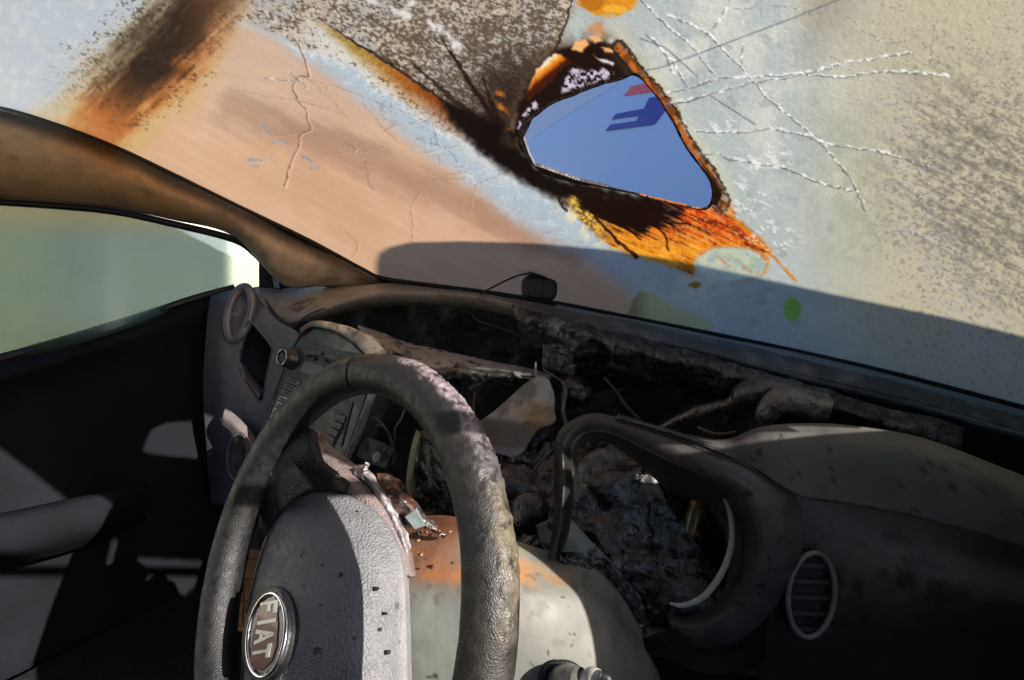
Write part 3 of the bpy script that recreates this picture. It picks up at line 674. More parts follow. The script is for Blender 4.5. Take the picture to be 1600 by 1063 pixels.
# front quarter bar and window surround of the passenger door
tpx('window_rubber', [(-160,306,.88),(0,316,.94),(90,322,.98),(180,331,1.02),(270,350,1.07),(364,374,1.13),(398,396,1.17),(418,420,1.2),(428,448,1.22)], 5.5, BLACK, body, n=80, m=8)
prism('quarter_bar', [(404,386),(418,392),(432,414),(440,436),(441,452),(404,456)], BLACK, body, 1.235, .02, .002, col=lin((40,38,38)))
prism('bar_trim', [(424,420),(430,428),(434,450),(428,450)], mat('dusty_trim', (.20,.20,.24), .4, .5), body, 1.20, .01, .001)
# passenger door: dusty pane above, dark panel below
def panecol(px, py, G):
    n = fb3(G, 9, 4, 8); c = np.empty(px.shape+(3,)); c[:] = (120, 150, 160)
    c = mixc(c, sm(470, 560, py+40*(n-.5)), (96, 112, 92)); c = mixc(c, sm(.45, .7, n)*.5, (140, 160, 150)); c = mixc(c, sm(150, 0, px)*.5, (120, 150, 110))
    c = mixc(c, sm(380, 330, py)*sm(330,250,px)*.8, (190, 150, 90))
    return lin(c)
Ax = np.array([-200,-60,60,180,300,364,410]); 
rows = []
for k in (0, .3, .6, 1):
    t_ = np.interp(Ax, [-200,0,180,300,364,410], [296,312,328,352,368,392]); b_ = np.interp(Ax, [-200,0,180,300,364,410], [640,575,520,478,455,450])
    rows.append([(x, a+(b-a)*k, d) for x, a, b, d in zip(Ax, t_, b_, np.interp(Ax, [-200,180,364,410], [.95,1.1,1.26,1.3]))])
Aw = catmull(np.array(rows), 30); Aw = np.swapaxes(catmull(np.swapaxes(Aw, 0, 1), 80), 0, 1)
Gp = pt(Aw[..., 0], Aw[..., 1], Aw[..., 2])
cl = np.clip(.30+.60*sm(345, 372, Aw[..., 0]), 0, 1)
shell('door_window', Gp, FILM, body, .004, None, col=panecol(Aw[..., 0], Aw[..., 1], Gp), attrs={'clear': cl})
doorc = flat((30, 31, 37), .5, 12, 2)
rows = [[(-220,620,.93),(0,565,1.03),(180,512,1.12),(300,472,1.2),(362,452,1.25)],
        [(-220,650,.90),(0,590,1.0),(180,536,1.09),(300,494,1.18),(356,476,1.24)],
        [(-220,700,.93),(0,640,1.03),(180,590,1.12),(300,560,1.2),(352,548,1.25)],
        [(-220,840,.92),(0,800,1.02),(180,760,1.12),(300,740,1.2),(356,730,1.26)],
        [(-220,1060,.95),(0,1040,1.05),(180,1020,1.16),(290,1000,1.26),(340,960,1.34)],
        [(-220,1300,1.0),(0,1260,1.1),(180,1220,1.2),(280,1180,1.3),(300,1150,1.36)]]
patch('door_panel', rows, DOORM, body, 60, 90, .03, colf=doorc, rough=.004, rs=9)
patch('door_armrest', [[(-220,842,.86),(0,802,.95),(150,770,1.03),(230,752,1.08)],[(-220,850,.80),(0,812,.89),(150,780,.98),(225,762,1.05)],[(-220,910,.80),(0,868,.89),(150,830,.98),(225,800,1.05)],[(-220,930,.88),(0,890,.97),(150,850,1.06),(230,812,1.10)]], DOORM, body, 24, 50, .01, colf=flat((26,27,33), .3, 20, 3))
tpx('window_ledge', [(-220,616,.93),(0,561,1.03),(180,508,1.12),(300,468,1.2),(366,449,1.25)], [9,8,7,6,5], BLACK, body, n=60, m=8)
# shell that keeps the light out: roof lining, back, floor, right door with its window opening, firewall
ROOF = mat('charred_roof_lining', (.05, .045, .04), .95, .2, bump=((50, .006, 'n'),), var=.4, vscale=12)
bx0 = 1.15
boxw('roof', (-1.12, -2.2, bx0+.33), (.32, -.02, bx0+.36), ROOF, body, .01)
boxw('floor', (-1.25, -2.2, .28), (.40, 1.3, .32), mat('charred_carpet', (.012,.012,.013), .95, .2, bump=((90, .004, 'n'),), var=.4), body)
boxw('rear_wall', (-1.2, -2.24, .3), (.36, -2.2, bx0+.3), ROOF, body)
def barw(name, P0, P1, r, m_=ROOF): return tube(name, [P0, (np.array(P0)+np.array(P1))/2, P1], r, m_, body, n=8, m=8)
barw('header_rail', (-1.12, -.02, bx0+.335), (.33, -.02, bx0+.335), .02)
barw('driver_pillar', (.26, -.02, bx0+.33), (.32, .98, bx0-.26), .010)
prismw('shade_panel', np.array([(.30,.40,bx0-.32),(.30,1.0,bx0-.32),(.30,.98,bx0-.235),(.30,.52,bx0+.03),(.30,.44,bx0+.0)]), np.array([-1.,0,0]), ROOF, body, .02)  # added out of view to shade the instrument surround
barw('centre_pillar', (.36, -.62, .4), (.30, -.62, bx0+.28), .045)
boxw('driver_door', (.34, -.6, .36), (.40, .98, bx0-.30), ROOF, body, .02)
boxw('rear_side', (.34, -2.2, .36), (.40, -.62, bx0+.27), ROOF, body, .02)
boxw('rear_side', (-1.24, -2.2, .36), (-1.18, -.62, bx0+.27), ROOF, body, .02)
# firewall: crumpled sooty backdrop behind the dashboard
FIRE = mat('sooty_bulkhead', (.022, .022, .026), .6, .4, bump=((25, .012, 'n'), (160, .003, 'n')), var=.6, vscale=18)
rows = [[(420,520,1.34),(600,470,1.33),(800,474,1.17),(1000,512,1.0),(1240,572,.86),(1480,640,.83),(1760,730,.80)],
        [(420,620,1.34),(600,560,1.30),(800,560,1.20),(1000,600,1.08),(1240,640,.95),(1480,720,.90),(1760,800,.86)],
        [(420,760,1.30),(600,700,1.25),(800,700,1.15),(1000,720,1.06),(1240,760,.95),(1480,820,.90),(1760,880,.86)],
        [(420,930,1.30),(600,880,1.2),(800,860,1.1),(1000,880,1.02),(1240,900,.95),(1480,960,.9),(1760,1000,.86)],
        [(420,1240,1.4),(600,1200,1.3),(800,1180,1.2),(1000,1180,1.1),(1240,1180,1.0),(1480,1180,.95),(1760,1180,.9)]]
patch('firewall', rows, FIRE, body, 120, 220, .01, rough=.02, rs=14, fold=.02, fs=7)
patch('footwell_side', [[(300,700,1.30),(380,690,1.3),(450,640,1.32)],[(300,900,1.42),(400,860,1.36),(470,780,1.32)],[(300,1200,1.5),(420,1150,1.42),(520,1050,1.36)]], FIRE, body, 40, 40, .01, rough=.01, rs=20)

# ------------------------------------------------------------------ dashboard
dash = thing('dashboard', 'burnt dark dashboard with its centre burnt out under the windscreen', 'dashboard', tuple(pt(700, 520, 1.1)))
def topcol(px, py, G):
    n = fb3(G, 10, 4, 13); s = fb3(G, 45, 3, 14)
    c = np.empty(px.shape+(3,)); c[:] = (118, 112, 106)
    c = mixc(c, sm(.4, .65, n)*.6, (136, 130, 122)); c = mixc(c, sm(740, 900, px), (72, 76, 82)); c = mixc(c, sm(.6, .75, s)*.4, (86, 80, 76))
    c = mixc(c, sm(860, 960, px)*sm(.45, .7, s)*.7, (120, 116, 122))
    return lin(c)*.9
bx_ = [396,440,480,520,580,640,690,760,850,930,1000,1120,1240,1400,1620,1760]
by_ = [449,443,438.5,437,439,445,451,460,474,489,502,527,552,589,647,687]
bd_ = [1.235,1.265,1.31,1.33,1.32,1.27,1.22,1.15,1.05,.97,.925,.86,.80,.775,.755,.74]
# the front lip of the top slab: an arch over the burnt-out bay, then a ragged edge
fy_ = [474,500,491,479,463,456,456.5,464,487,508,522,549,582,622,684,728]
fd_ = [1.17,1.14,1.10,1.09,1.10,1.07,1.035,.98,.91,.86,.84,.79,.755,.74,.72,.71]
fx_ = [408,446,480,512,566,630,685,758,846,918,985,1112,1236,1400,1620,1760]
L = lambda k: [(a+(c-a)*k, b+(d-b)*k, e+(g-e)*k) for a, b, c, d, e, g in zip(bx_, by_, fx_, fy_, bd_, fd_)]
def lip(dy, dd): return [(a, b+dy*w_, d+dd) for a, b, d, w_ in zip(fx_, fy_, fd_, [.7,.8,.8,.9,1,1,1,1,1,1,1,1,1,1,1,1])]
md_ = [(a, b-1.5, c-.012) for a, b, c in L(.45)]
patch('dash_top', [L(0), md_, [(a, b-1, c-.006) for a, b, c in L(.85)], L(1), lip(9, .004), lip(17, .03), lip(22, .09)], PLASTIC, dash, 60, 240, .006, colf=topcol, rough=.0015, rs=40)
# airbag lid seam and its embossed mark
tpx('lid_seam', [(413,466,1.185),(424,484,1.155),(436,498,1.135),(450,509,1.115),(459,514,1.10)], [1,2.4,2.8,2.8,1.8], BLACK, dash, n=40, m=8)
tpx('lid_seam', [(459,514,1.10),(468,504,1.09),(482,492,1.088),(508,481,1.086)], [1.6,1.3,1.1,.8], BLACK, dash, n=30, m=8)
def emb(name, pts, r=1.0): return tpx(name, [(x, y, d) for x, y, d in pts], r, mat('melted_emboss', (.12,.105,.09), .35, .6, var=.4), dash, n=26, m=6)
emb('embossed_mark', [(458,476,1.165),(470,471,1.165),(482,467,1.17),(494,468,1.16),(496,473,1.15),(484,478,1.14),(470,483,1.135),(462,481,1.14),(458,476,1.16)], 1.1)
emb('embossed_mark', [(468,478,1.15),(472,473,1.16),(482,471,1.165),(487,474,1.15),(480,479,1.14),(470,480,1.14)], 1.6)
emb('embossed_mark', [(452,478,1.16),(460,484,1.14),(466,487,1.13)], .9)
# speaker slot at the far corner
tpx('defroster_slot', [(432,446,1.245),(446,448,1.235),(462,446,1.245),(476,441,1.27)], [1,2.6,2.6,1], BLACK, dash, n=30, m=8)
# left fascia with an empty pocket
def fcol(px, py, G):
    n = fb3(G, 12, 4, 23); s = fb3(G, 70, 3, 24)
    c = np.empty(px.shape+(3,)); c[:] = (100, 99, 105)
    c = mixc(c, sm(.4, .7, n)*.5, (114, 112, 116)); c = mixc(c, sm(.6, .75, s)*.4, (92, 90, 98)); c = mixc(c, sm(620, 690, py), (74, 74, 92)); c = mixc(c, sm(362, 330, px), (48, 48, 56))  # lower part bluer and darker, shade put into the colour
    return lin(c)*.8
POCK = [(386,506),(393,504),(410,523),(424,541),(425,548),(416,590),(411,622),(405,630),(393,616),(377,590),(370,574),(372,556),(378,530)]
fr = [[(330,462,1.20),(366,452,1.23),(396,450,1.228),(412,468,1.185),(434,499,1.135),(464,518,1.09)],
      [(326,480,1.17),(362,474,1.19),(392,476,1.185),(412,490,1.155),(434,512,1.12),(466,524,1.08)],
      [(322,520,1.15),(358,520,1.16),(386,524,1.15),(410,534,1.13),(434,546,1.10),(458,552,1.075)],
      [(318,580,1.14),(352,580,1.145),(378,586,1.135),(404,592,1.115),(426,598,1.09),(442,600,1.07)],
      [(318,640,1.15),(350,640,1.15),(376,644,1.13),(400,650,1.11),(420,656,1.09),(434,660,1.07)],
      [(322,700,1.17),(352,700,1.16),(376,704,1.15),(396,708,1.13),(414,712,1.11),(430,716,1.09)],
      [(330,790,1.22),(356,790,1.2),(378,792,1.19),(396,794,1.17),(412,796,1.15),(430,800,1.12)]]
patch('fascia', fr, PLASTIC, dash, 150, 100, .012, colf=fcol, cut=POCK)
def off(poly, k):
    A = np.array(poly, float); c = A.mean(0); return [tuple(c+(q-c)*k) for q in A]
def ringpx(name, poly, dep, r, m_, parent, **kw):
    return tpx(name, [(x, y, d) for (x, y), d in zip(poly, np.broadcast_to(dep, (len(poly),)))], r, m_, parent, closed=True, n=120, m=8, **kw)
pd_ = [1.15-.0009*(x-386)+.0 for x, y in POCK]
ringpx('pocket_rim', POCK, np.array(pd_)-.004, 1.5, mat('pocket_rim_plastic', (.12,.115,.13), .4, .5, var=.3), dash)
patch('pocket_liner', [[(364,500,1.22),(400,496,1.21),(434,536,1.18)],[(360,560,1.24),(396,560,1.24),(434,570,1.19)],[(366,630,1.19),(400,640,1.18),(430,620,1.16)]], FIRE, dash, 20, 20, .004)
patch('pocket_ledge', [[(372,562,1.15),(376,565,1.155),(382,568,1.19)],[(384,598,1.14),(388,594,1.15),(396,590,1.19)],[(404,624,1.125),(408,616,1.135),(412,610,1.17)]], PLASTIC, dash, 24, 14, .003, colf=flat((92,92,110), .3, 60, 5))
# round end vent with its bright ring
def ell(cx, cy, rx, ry, tilt, n=28):
    t = np.linspace(0, 2*np.pi, n, endpoint=False); a = rx*np.cos(t); b = ry*np.sin(t); c, s = math.cos(tilt), math.sin(tilt)
    return [(cx+c*i-s*j, cy+s*i+c*j) for i, j in zip(a, b)]
e = ell(374, 490, 17, 42, .24)
ringpx('vent_ring', e, [1.16-.0002*(y-490) for x, y in e], 7.0, mat('sooty_chrome', (.20,.195,.215), .4, .5, .35, var=.25, vscale=25), dash)
e2 = ell(372, 492, 14, 37, .24)
prism('vent_bowl', e2, mat('vent_plastic', (.22,.22,.25), .45, .5, var=.3), dash, [1.175-.0002*(y-490) for x, y in e2], .02, .004)
# lower strip and the lower round vent
patch('lower_strip', [[(352,636,1.12),(372,652,1.11),(392,674,1.10),(412,706,1.085)],[(348,650,1.105),(368,666,1.095),(387,688,1.085),(408,722,1.07)],[(346,664,1.11),(364,680,1.10),(382,702,1.09),(402,734,1.075)]], PLASTIC, dash, 16, 50, .006, colf=flat((84,78,80), .3, 50, 6))
e = ell(371, 714, 15, 36, .1); ringpx('vent_ring', e, 1.085, 3, mat('sooty_grey_ring', (.05,.05,.052), .4, .5, var=.4), dash)
prism('vent_bowl', ell(371, 714, 14, 34, .1), mat('ashy_bowl', (.05,.05,.053), .6, .4, bump=((90,.003,'n'),), var=.6, vscale=60), dash, 1.095, .02, .004)
# grey shelf inside the burnt-out bay, and the strip of cowl trim by the glass
def shc(px, py, G):
    n = fb3(G, 30, 4, 33); c = np.empty(px.shape+(3,)); c[:] = (170, 168, 164)
    c = mixc(c, sm(.5, .7, n)*.6, (140, 138, 134)); c = mixc(c, sm(.62, .7, fb3(G, 90, 3, 34))*.8, (44, 42, 42)); c = mixc(c, sm(790, 860, px)*.6, (110, 110, 114))
    return lin(c)*.85
patch('bay_shelf', [[(560,508,1.13),(600,521,1.10),(640,536,1.07),(700,549,1.02),(760,563,.98),(820,574,.945),(866,583,.92)],[(575,520,1.06),(610,534,1.03),(640,547,1.0),(690,561,.965),(750,571,.935),(810,579,.91),(862,586,.895)],[(590,534,1.0),(616,546,.975),(645,560,.95),(684,574,.925),(740,580,.905),(800,584,.885),(858,589,.87)],[(592,540,1.0),(618,552,.98),(646,567,.955),(684,581,.93),(740,586,.91),(800,589,.89),(858,593,.875)]], SMOOTHP, dash, 40, 120, .006, colf=shc, rough=.002, rs=60)
patch('shelf_crust', [[(640,575,.94),(680,577,.92),(720,572,.912),(760,578,.9),(800,582,.885)],[(645,582,.93),(680,585,.91),(716,580,.90),(760,586,.89),(800,589,.875)],[(660,590,.935),(690,596,.92),(716,592,.91),(756,594,.90),(800,594,.885)]], CHAR, dash, 24, 80, .004, rough=.006, rs=90, colf=flat((112,110,108), .7, 80, 7))
patch('cowl_trim', [[(870,476,.985),(930,488,.95),(1000,501,.915),(1120,526,.85),(1240,550,.79),(1400,588,.765),(1700,668,.735)],[(868,481,.965),(928,494,.93),(998,509,.895),(1116,537,.835),(1238,566,.775),(1400,606,.75),(1700,690,.72)],[(864,486,.95),(924,499,.915),(992,515,.88),(1110,547,.82),(1236,579,.765),(1400,622,.74),(1700,708,.71)]], SMOOTHP, dash, 16, 160, .005, colf=flat((120,138,148), .25, 12, 9))
# crust hanging from the burnt edge of the dash
def crc(px, py, G):
    n = fb3(G, 30, 4, 43); c = np.empty(px.shape+(3,)); c[:] = (44, 43, 48)
    c = mixc(c, sm(.5, .72, n)*.7, (104, 100, 108)); c = mixc(c, sm(70, 10, np.hypot(px-890, (py-512)*1.6))*sm(.42, .6, fb3(G, 55, 3, 44)), (176, 172, 182)); return lin(c)
patch('burnt_edge', [[(800,478,.90),(850,492,.885),(900,506,.865),(960,520,.845),(1040,542,.80),(1120,562,.77),(1240,596,.74),(1500,670,.71)],[(806,500,.90),(855,510,.87),(905,522,.845),(960,540,.83),(1040,562,.79),(1120,584,.765),(1240,624,.735),(1500,700,.70)],[(816,530,.94),(860,545,.90),(900,556,.87),(950,566,.87),(1030,580,.83),(1120,604,.80),(1240,640,.77),(1500,730,.73)],[(826,566,1.0),(864,580,.95),(892,600,.92),(930,606,.92),(1000,600,.90),(1110,610,.88),(1240,650,.83),(1500,740,.78)]], CHAR, dash, 70, 240, .006, rough=.012, rs=26, fold=.008, fs=14, colf=crc, seed=3)
patch('burnt_bracket', [[(850,520,.90),(880,524,.885),(905,528,.875)],[(848,552,.895),(880,558,.88),(902,565,.87)],[(846,574,.90),(874,582,.885),(896,592,.875)]], CHAR, dash, 24, 24, .006, rough=.004, rs=50, colf=flat((70,66,72), .5, 60, 4))
# right-hand run of the dash, scorched
def rcol(px, py, G):
    n = fb3(G, 9, 4, 53); s = fb3(G, 60, 3, 54); c = np.empty(px.shape+(3,)); c[:] = (74, 68, 66)
    c = mixc(c, sm(1560, 1380, px)*.8, (96, 86, 84)); c = mixc(c, sm(150, 20, np.hypot(px-1400, (py-890)*1.2))*.8, (104, 94, 80)); c = mixc(c, sm(.45, .7, n)*.4, (84, 72, 74)); c = mixc(c, sm(.62, .72, s)*.5, (30, 28, 28)); c = mixc(c, sm(1450, 1600, px)*.7, (44, 40, 40)); c = mixc(c, sm(930, 1000, py)*.7, (34,33,34))
    return lin(c)*.7
patch('end_panel', [[(1236,700,.62),(1330,704,.61),(1440,730,.60),(1560,780,.59),(1740,850,.58)],[(1240,760,.60),(1330,775,.59),(1440,800,.58),(1560,836,.57),(1740,890,.56)],[(1240,860,.60),(1330,880,.58),(1440,900,.56),(1560,930,.54),(1740,970,.52)],[(1200,960,.62),(1320,980,.60),(1440,1000,.58),(1560,1010,.56),(1740,1030,.54)],[(1180,1120,.64),(1320,1130,.62),(1440,1140,.60),(1560,1140,.58),(1740,1150,.56)]], TRIM, dash, 60, 70, .01, colf=rcol, rough=.002, rs=20)
e = ell(1268, 930, 36, 66, .1); ringpx('side_vent_ring', e, .575, 4.5, mat('pale_vent_ring', (.13,.125,.125), .4, .5, var=.3), dash)
prism('side_vent_bowl', ell(1268, 930, 35, 69, .1), BLACK, dash, .585, .03, .004)
for k in range(5):
    yy = 880+25*k; prism('side_vent_slat', [(1238,yy),(1300,yy+3),(1300,yy+9),(1238,yy+6)], mat('vent_slat_plastic', (.03,.03,.032), .45, .5), dash, .579, .004)

# ------------------------------------------------------------------ radio unit
radio = thing('car_radio', 'soot-speckled car radio with round volume knob and pale melted bezel', 'radio', tuple(pt(510, 590, .98)))
RP = {'TL': (468,520,1.035), 'TR': (596,556,.90), 'BR': (536,730,.925), 'BL': (414,672,1.045)}
_TL, _TR, _BR, _BL = [pt(*RP[k][:2], RP[k][2]) for k in ('TL','TR','BR','BL')]
rn = np.cross(_TR-_TL, _BL-_TL); rn /= np.linalg.norm(rn); rn = rn if rn@(CAM-_TL) > 0 else -rn
def rpl(px, py, o=0.0): return onp(np.asarray(px, float), np.asarray(py, float), _TL+rn*o, rn)
def rprism(name, poly, m_, th, o=0., bev=0., parent=radio, **kw):
    A = np.array(poly, float); return prismw(name, rpl(A[:, 0], A[:, 1], o), rn, m_, parent, th, bev, **kw)
RFACE = mat('radio_face_plastic', (.045,.045,.05), .42, .5, bump=((1200,.0002,'n'),), var=.25, vscale=60)
RGREY = mat('radio_grey_plastic', (.15,.15,.155), .45, .5, bump=((900,.0003,'n'),), var=.3, vscale=50)
faceo = [(484,513),(500,513),(528,520),(552,534),(570,550),(584,562),(577,600),(565,640),(553,672),(540,706),(532,728),(470,704),(414,670),(420,640),(436,592),(450,556),(466,526)]
rprism('face', faceo, RFACE, .05, 0, .001)
rprism('display_panel', [(487,516),(500,516),(526,523),(549,537),(566,553),(530,548),(486,532),(476,530)], mat('radio_display', (.055,.055,.06), .25, .5, var=.15), .006, .003, .001)
rprism('disc_slot_panel', [(478,541),(520,553),(545,563),(538,576),(510,566),(472,553)], mat('slot_plastic', (.03,.031,.036), .4, .5, var=.3), .006, .002, .001)
rprism('disc_slot', [(492,554),(530,567),(529,569),(491,556)], BLACK, .004, .0045)
rprism('screen_plate', [(476,563),(506,573),(498,592),(468,580)], RGREY, .006, .003, .001)
rng = random.Random(3)
for k in range(11):
    a, b = rng.uniform(0, 1), rng.uniform(0, 1); x = 482+52*a+rng.uniform(-3, 3)-6*b; y = 546+18*a+10*b
    rprism('soot_fleck', [(x,y),(x+3,y-1),(x+4,y+2),(x+1,y+3.4)], BLACK, .004, .0055)
for k in range(7):
    t = k/6; x = 449-25*t; y = 588+58*t
    rprism('button', [(x,y),(x+20,y+9),(x+16,y+16),(x-4,y+7)], RGREY, .008, .004, .001)
    rprism('button_mark', [(x+3,y+4),(x+13,y+9),(x+12,y+11),(x+2,y+6)], mat('button_print', (.02,.02,.022), .5, .4) if k == 0 else bpy.data.materials['button_print'], .002, .0052)
for k in range(5):
    t = k/4; x = 527-22*t; y = 646+44*t
    rprism('button', [(x,y),(x+13,y+6),(x+9,y+16),(x-5,y+10)], RFACE, .008, .004, .001)
rprism('side_seam', [(549,628),(551,629),(533,698),(531,697)], BLACK, .004, .002)
# knob
kc = rpl(457, 561); ku = rpl(470, 565)-kc; ku /= np.linalg.norm(ku); kv = np.cross(rn, ku)
t = np.linspace(0, 2*np.pi, 40, endpoint=False); prof = [(.0205,0),(.0205,.004),(.0175,.006),(.0170,.020),(.0158,.0225),(.0125,.0225),(.0115,.0205),(.0050,.0205),(.0001,.0205)]
KV = np.vstack([kc+rn*h+r*(1+.0*np.cos(t*20))[:, None]*(np.cos(t)[:, None]*ku+np.sin(t)[:, None]*kv) for r, h in prof])
mk('knob', KV, gridf(len(prof), 40, False, True), mat('knob_plastic', (.025,.025,.027), .35, .5, var=.3), radio)
tube('knob_ring', [kc+rn*.0225+0.0142*(math.cos(a)*ku+math.sin(a)*kv) for a in np.linspace(0, 2*np.pi, 20, endpoint=False)], .0009, CHROME, radio, n=40, m=6, closed=True)
# bezel, sunlight painted into its pale top: arched band over the face and down the right side
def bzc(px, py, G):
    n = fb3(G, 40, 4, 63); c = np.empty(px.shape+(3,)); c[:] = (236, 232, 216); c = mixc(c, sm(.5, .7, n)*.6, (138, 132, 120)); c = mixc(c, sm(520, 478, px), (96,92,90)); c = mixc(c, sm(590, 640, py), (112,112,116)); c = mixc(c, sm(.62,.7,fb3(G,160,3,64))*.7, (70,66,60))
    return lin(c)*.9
o_ = [(468,514),(486,503),(504,502),(530,507),(556,515),(582,528),(598,543),(604,556),(598,590),(588,620),(575,655),(562,688),(549,716)]
i_ = [(470,524),(484,512.5),(500,512),(528,519),(553,535),(571,552),(581,560),(586,568),(580,600),(568,636),(556,668),(543,702),(534,726)]
d_ = [1.035,1.02,1.0,.975,.945,.915,.9,.892,.894,.896,.902,.91,.918]
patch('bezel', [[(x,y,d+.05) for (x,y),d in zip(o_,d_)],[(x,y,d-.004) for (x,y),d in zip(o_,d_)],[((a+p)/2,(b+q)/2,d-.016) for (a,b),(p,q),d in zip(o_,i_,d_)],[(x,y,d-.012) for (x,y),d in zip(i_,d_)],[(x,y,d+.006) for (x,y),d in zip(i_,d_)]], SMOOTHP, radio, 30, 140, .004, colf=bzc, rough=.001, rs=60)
patch('melted_corner', [[(600,540,.93),(612,532,.95),(628,538,.96),(636,546,.955)],[(602,548,.915),(614,541,.92),(630,546,.92),(640,552,.925)],[(604,556,.91),(618,552,.91),(632,556,.91),(644,560,.915)]], CHAR, radio, 24, 34, .006, rough=.005, rs=90, colf=flat((150,146,132), .6, 70, 9))
tpx('edge_gap', [(478,513,1.02),(470,524,1.03),(455,551,1.04),(439,592,1.045),(424,636,1.045),(416,668,1.04)], 1.6, BLACK, radio, n=40, m=6)

# ------------------------------------------------------------------ steering column shroud
col_ = thing('column_shroud', 'pale steering column shroud with orange scorch stain behind the wheel', 'steering column', tuple(pt(850, 950, .6)))
def scol(px, py, G):
    n = fb3(G, 25, 4, 73); s = fb3(G, 120, 3, 74); c = np.empty(px.shape+(3,)); c[:] = (116, 116, 112)
    c = mixc(c, sm(.4, .7, n)*.5, (140, 136, 126)); 
    c = mixc(c, sm(875, 850, py+.1*(px-800))*sm(760, 800, px), (150, 150, 110))
    w_ = sm(960, 800, px)*sm(26, 2, np.abs(py-895-.05*(px-800)+46*(n-.5)))*sm(.3, .6, fb3(G, 45, 3, 77)); c = mixc(c, w_*.85, (176, 116, 66))
    c = mixc(c, sm(950, 860, py+40*(n-.5))*sm(740, 700, px)*(.55+.4*n), (150, 98, 70)); c = mixc(c, sm(860, 810, py+30*(n-.5))*sm(740, 715, px), (104, 66, 46)); c = mixc(c, sm(740, 700, px)*sm(900, 960, py), (128, 134, 128))
    c = mixc(c, sm(.76, .79, fb3(G, 150, 3, 76))*.75, (52, 50, 48)); c = mixc(c, sm(.60, .68, fb3(G, 60, 3, 75))*sm(1040, 980, py)*.55, (92, 86, 80))
    return lin(c)*.85
sr = [[(560,800,.70),(640,806,.66),(700,806,.635),(760,824,.61),(810,846,.60),(860,862,.60),(915,880,.60),(955,912,.615),(980,945,.63),(1000,985,.65),(1012,1040,.66),(1016,1110,.67)],
      [(560,830,.64),(640,832,.61),(700,834,.585),(760,852,.565),(806,872,.555),(856,890,.56),(906,906,.57),(944,930,.59),(970,962,.61),(994,1000,.635),(1016,1045,.66),(1024,1110,.67)],
      [(560,900,.585),(640,904,.56),(700,910,.54),(760,918,.525),(806,926,.52),(856,934,.525),(906,942,.54),(944,960,.56),(974,984,.585),(1006,1012,.62),(1026,1050,.655),(1034,1110,.67)],
      [(560,1000,.55),(640,1004,.53),(700,1008,.515),(760,1010,.505),(806,1012,.505),(856,1014,.51),(906,1018,.525),(944,1024,.545),(980,1034,.57),(1012,1046,.60),(1032,1066,.64),(1040,1110,.67)],
      [(560,1120,.55),(640,1120,.53),(700,1122,.52),(760,1124,.515),(806,1126,.515),(856,1128,.52),(906,1130,.53),(944,1132,.55),(980,1134,.57),(1012,1136,.59),(1036,1140,.62),(1044,1150,.65)]]
patch('upper_cover', sr, SMOOTHP, col_, 120, 240, .004, colf=scol, rough=.0006, rs=60)
def flc(px, py, G):
    n = fb3(G, 30, 4, 83); c = np.empty(px.shape+(3,)); c[:] = (116, 122, 122); c = mixc(c, sm(.5, .7, n)*.6, (84, 88, 90)); c = mixc(c, sm(.60, .66, fb3(G, 110, 3, 84)), (40, 40, 42)); c = mixc(c, sm(930, 980, px)*sm(.4, .55, n), (46,46,50)); return lin(c)*.85
patch('back_plate', [[(838,822,.66),(862,812,.66),(888,806,.66)],[(850,858,.655),(894,846,.655),(920,842,.66)],[(898,884,.65),(940,876,.655),(956,878,.66)],[(950,930,.66),(980,925,.665),(992,922,.67)],[(994,978,.675),(1016,972,.68),(1030,966,.685)],[(1014,986,.68),(1024,980,.685),(1032,974,.69)]], SMOOTHP, col_, 100, 40, .006, colf=flc, rough=.0012, rs=60)
patch('plate_crust', [[(930,866,.648),(960,890,.65),(990,925,.66),(1016,960,.672),(1034,976,.68)],[(936,876,.643),(962,900,.645),(988,936,.655),(1010,970,.668),(1028,984,.676)],[(944,890,.648),(964,914,.65),(984,946,.66),(1004,978,.672),(1020,992,.68)]], CHAR, col_, 24, 90, .006, rough=.005, rs=110, colf=flat((96,96,102), .8, 90, 6))
patch('foot_crust', [[(852,866,.60),(884,862,.60),(912,868,.605),(926,880,.61)],[(852,874,.585),(884,872,.583),(910,876,.59),(925,886,.598)],[(858,880,.59),(886,880,.585),(908,886,.59),(922,892,.598)]], CHAR, col_, 20, 50, .006, rough=.006, rs=120, colf=flat((84,82,84), .8, 90, 6))
# ignition lock and the broken stalk at the bottom
lk = ell(880, 1062, 31, 26, .1)
ringpx('lock_collar', lk, .505, 5, BLACK, col_)
tpx('lock_barrel', [(868,1062,.52),(885,1062,.49),(905,1064,.478)], [22,21,20], mat('key_barrel', (.16,.155,.15), .3, .5, .5, bump=((200,.001,'n'),), var=.4), col_, n=20, m=24)
tpx('stalk_collar', [(905,1066,.488),(925,1056,.476),(942,1060,.47)], [11,13,9], mat('worn_stalk', (.4,.39,.37), .35, .5, var=.5, vscale=90), col_, n=20, m=16)
tpx('stalk_tip', [(938,1056,.468),(950,1062,.466),(954,1080,.466)], [9,8,6], BLACK, col_, n=16, m=12)
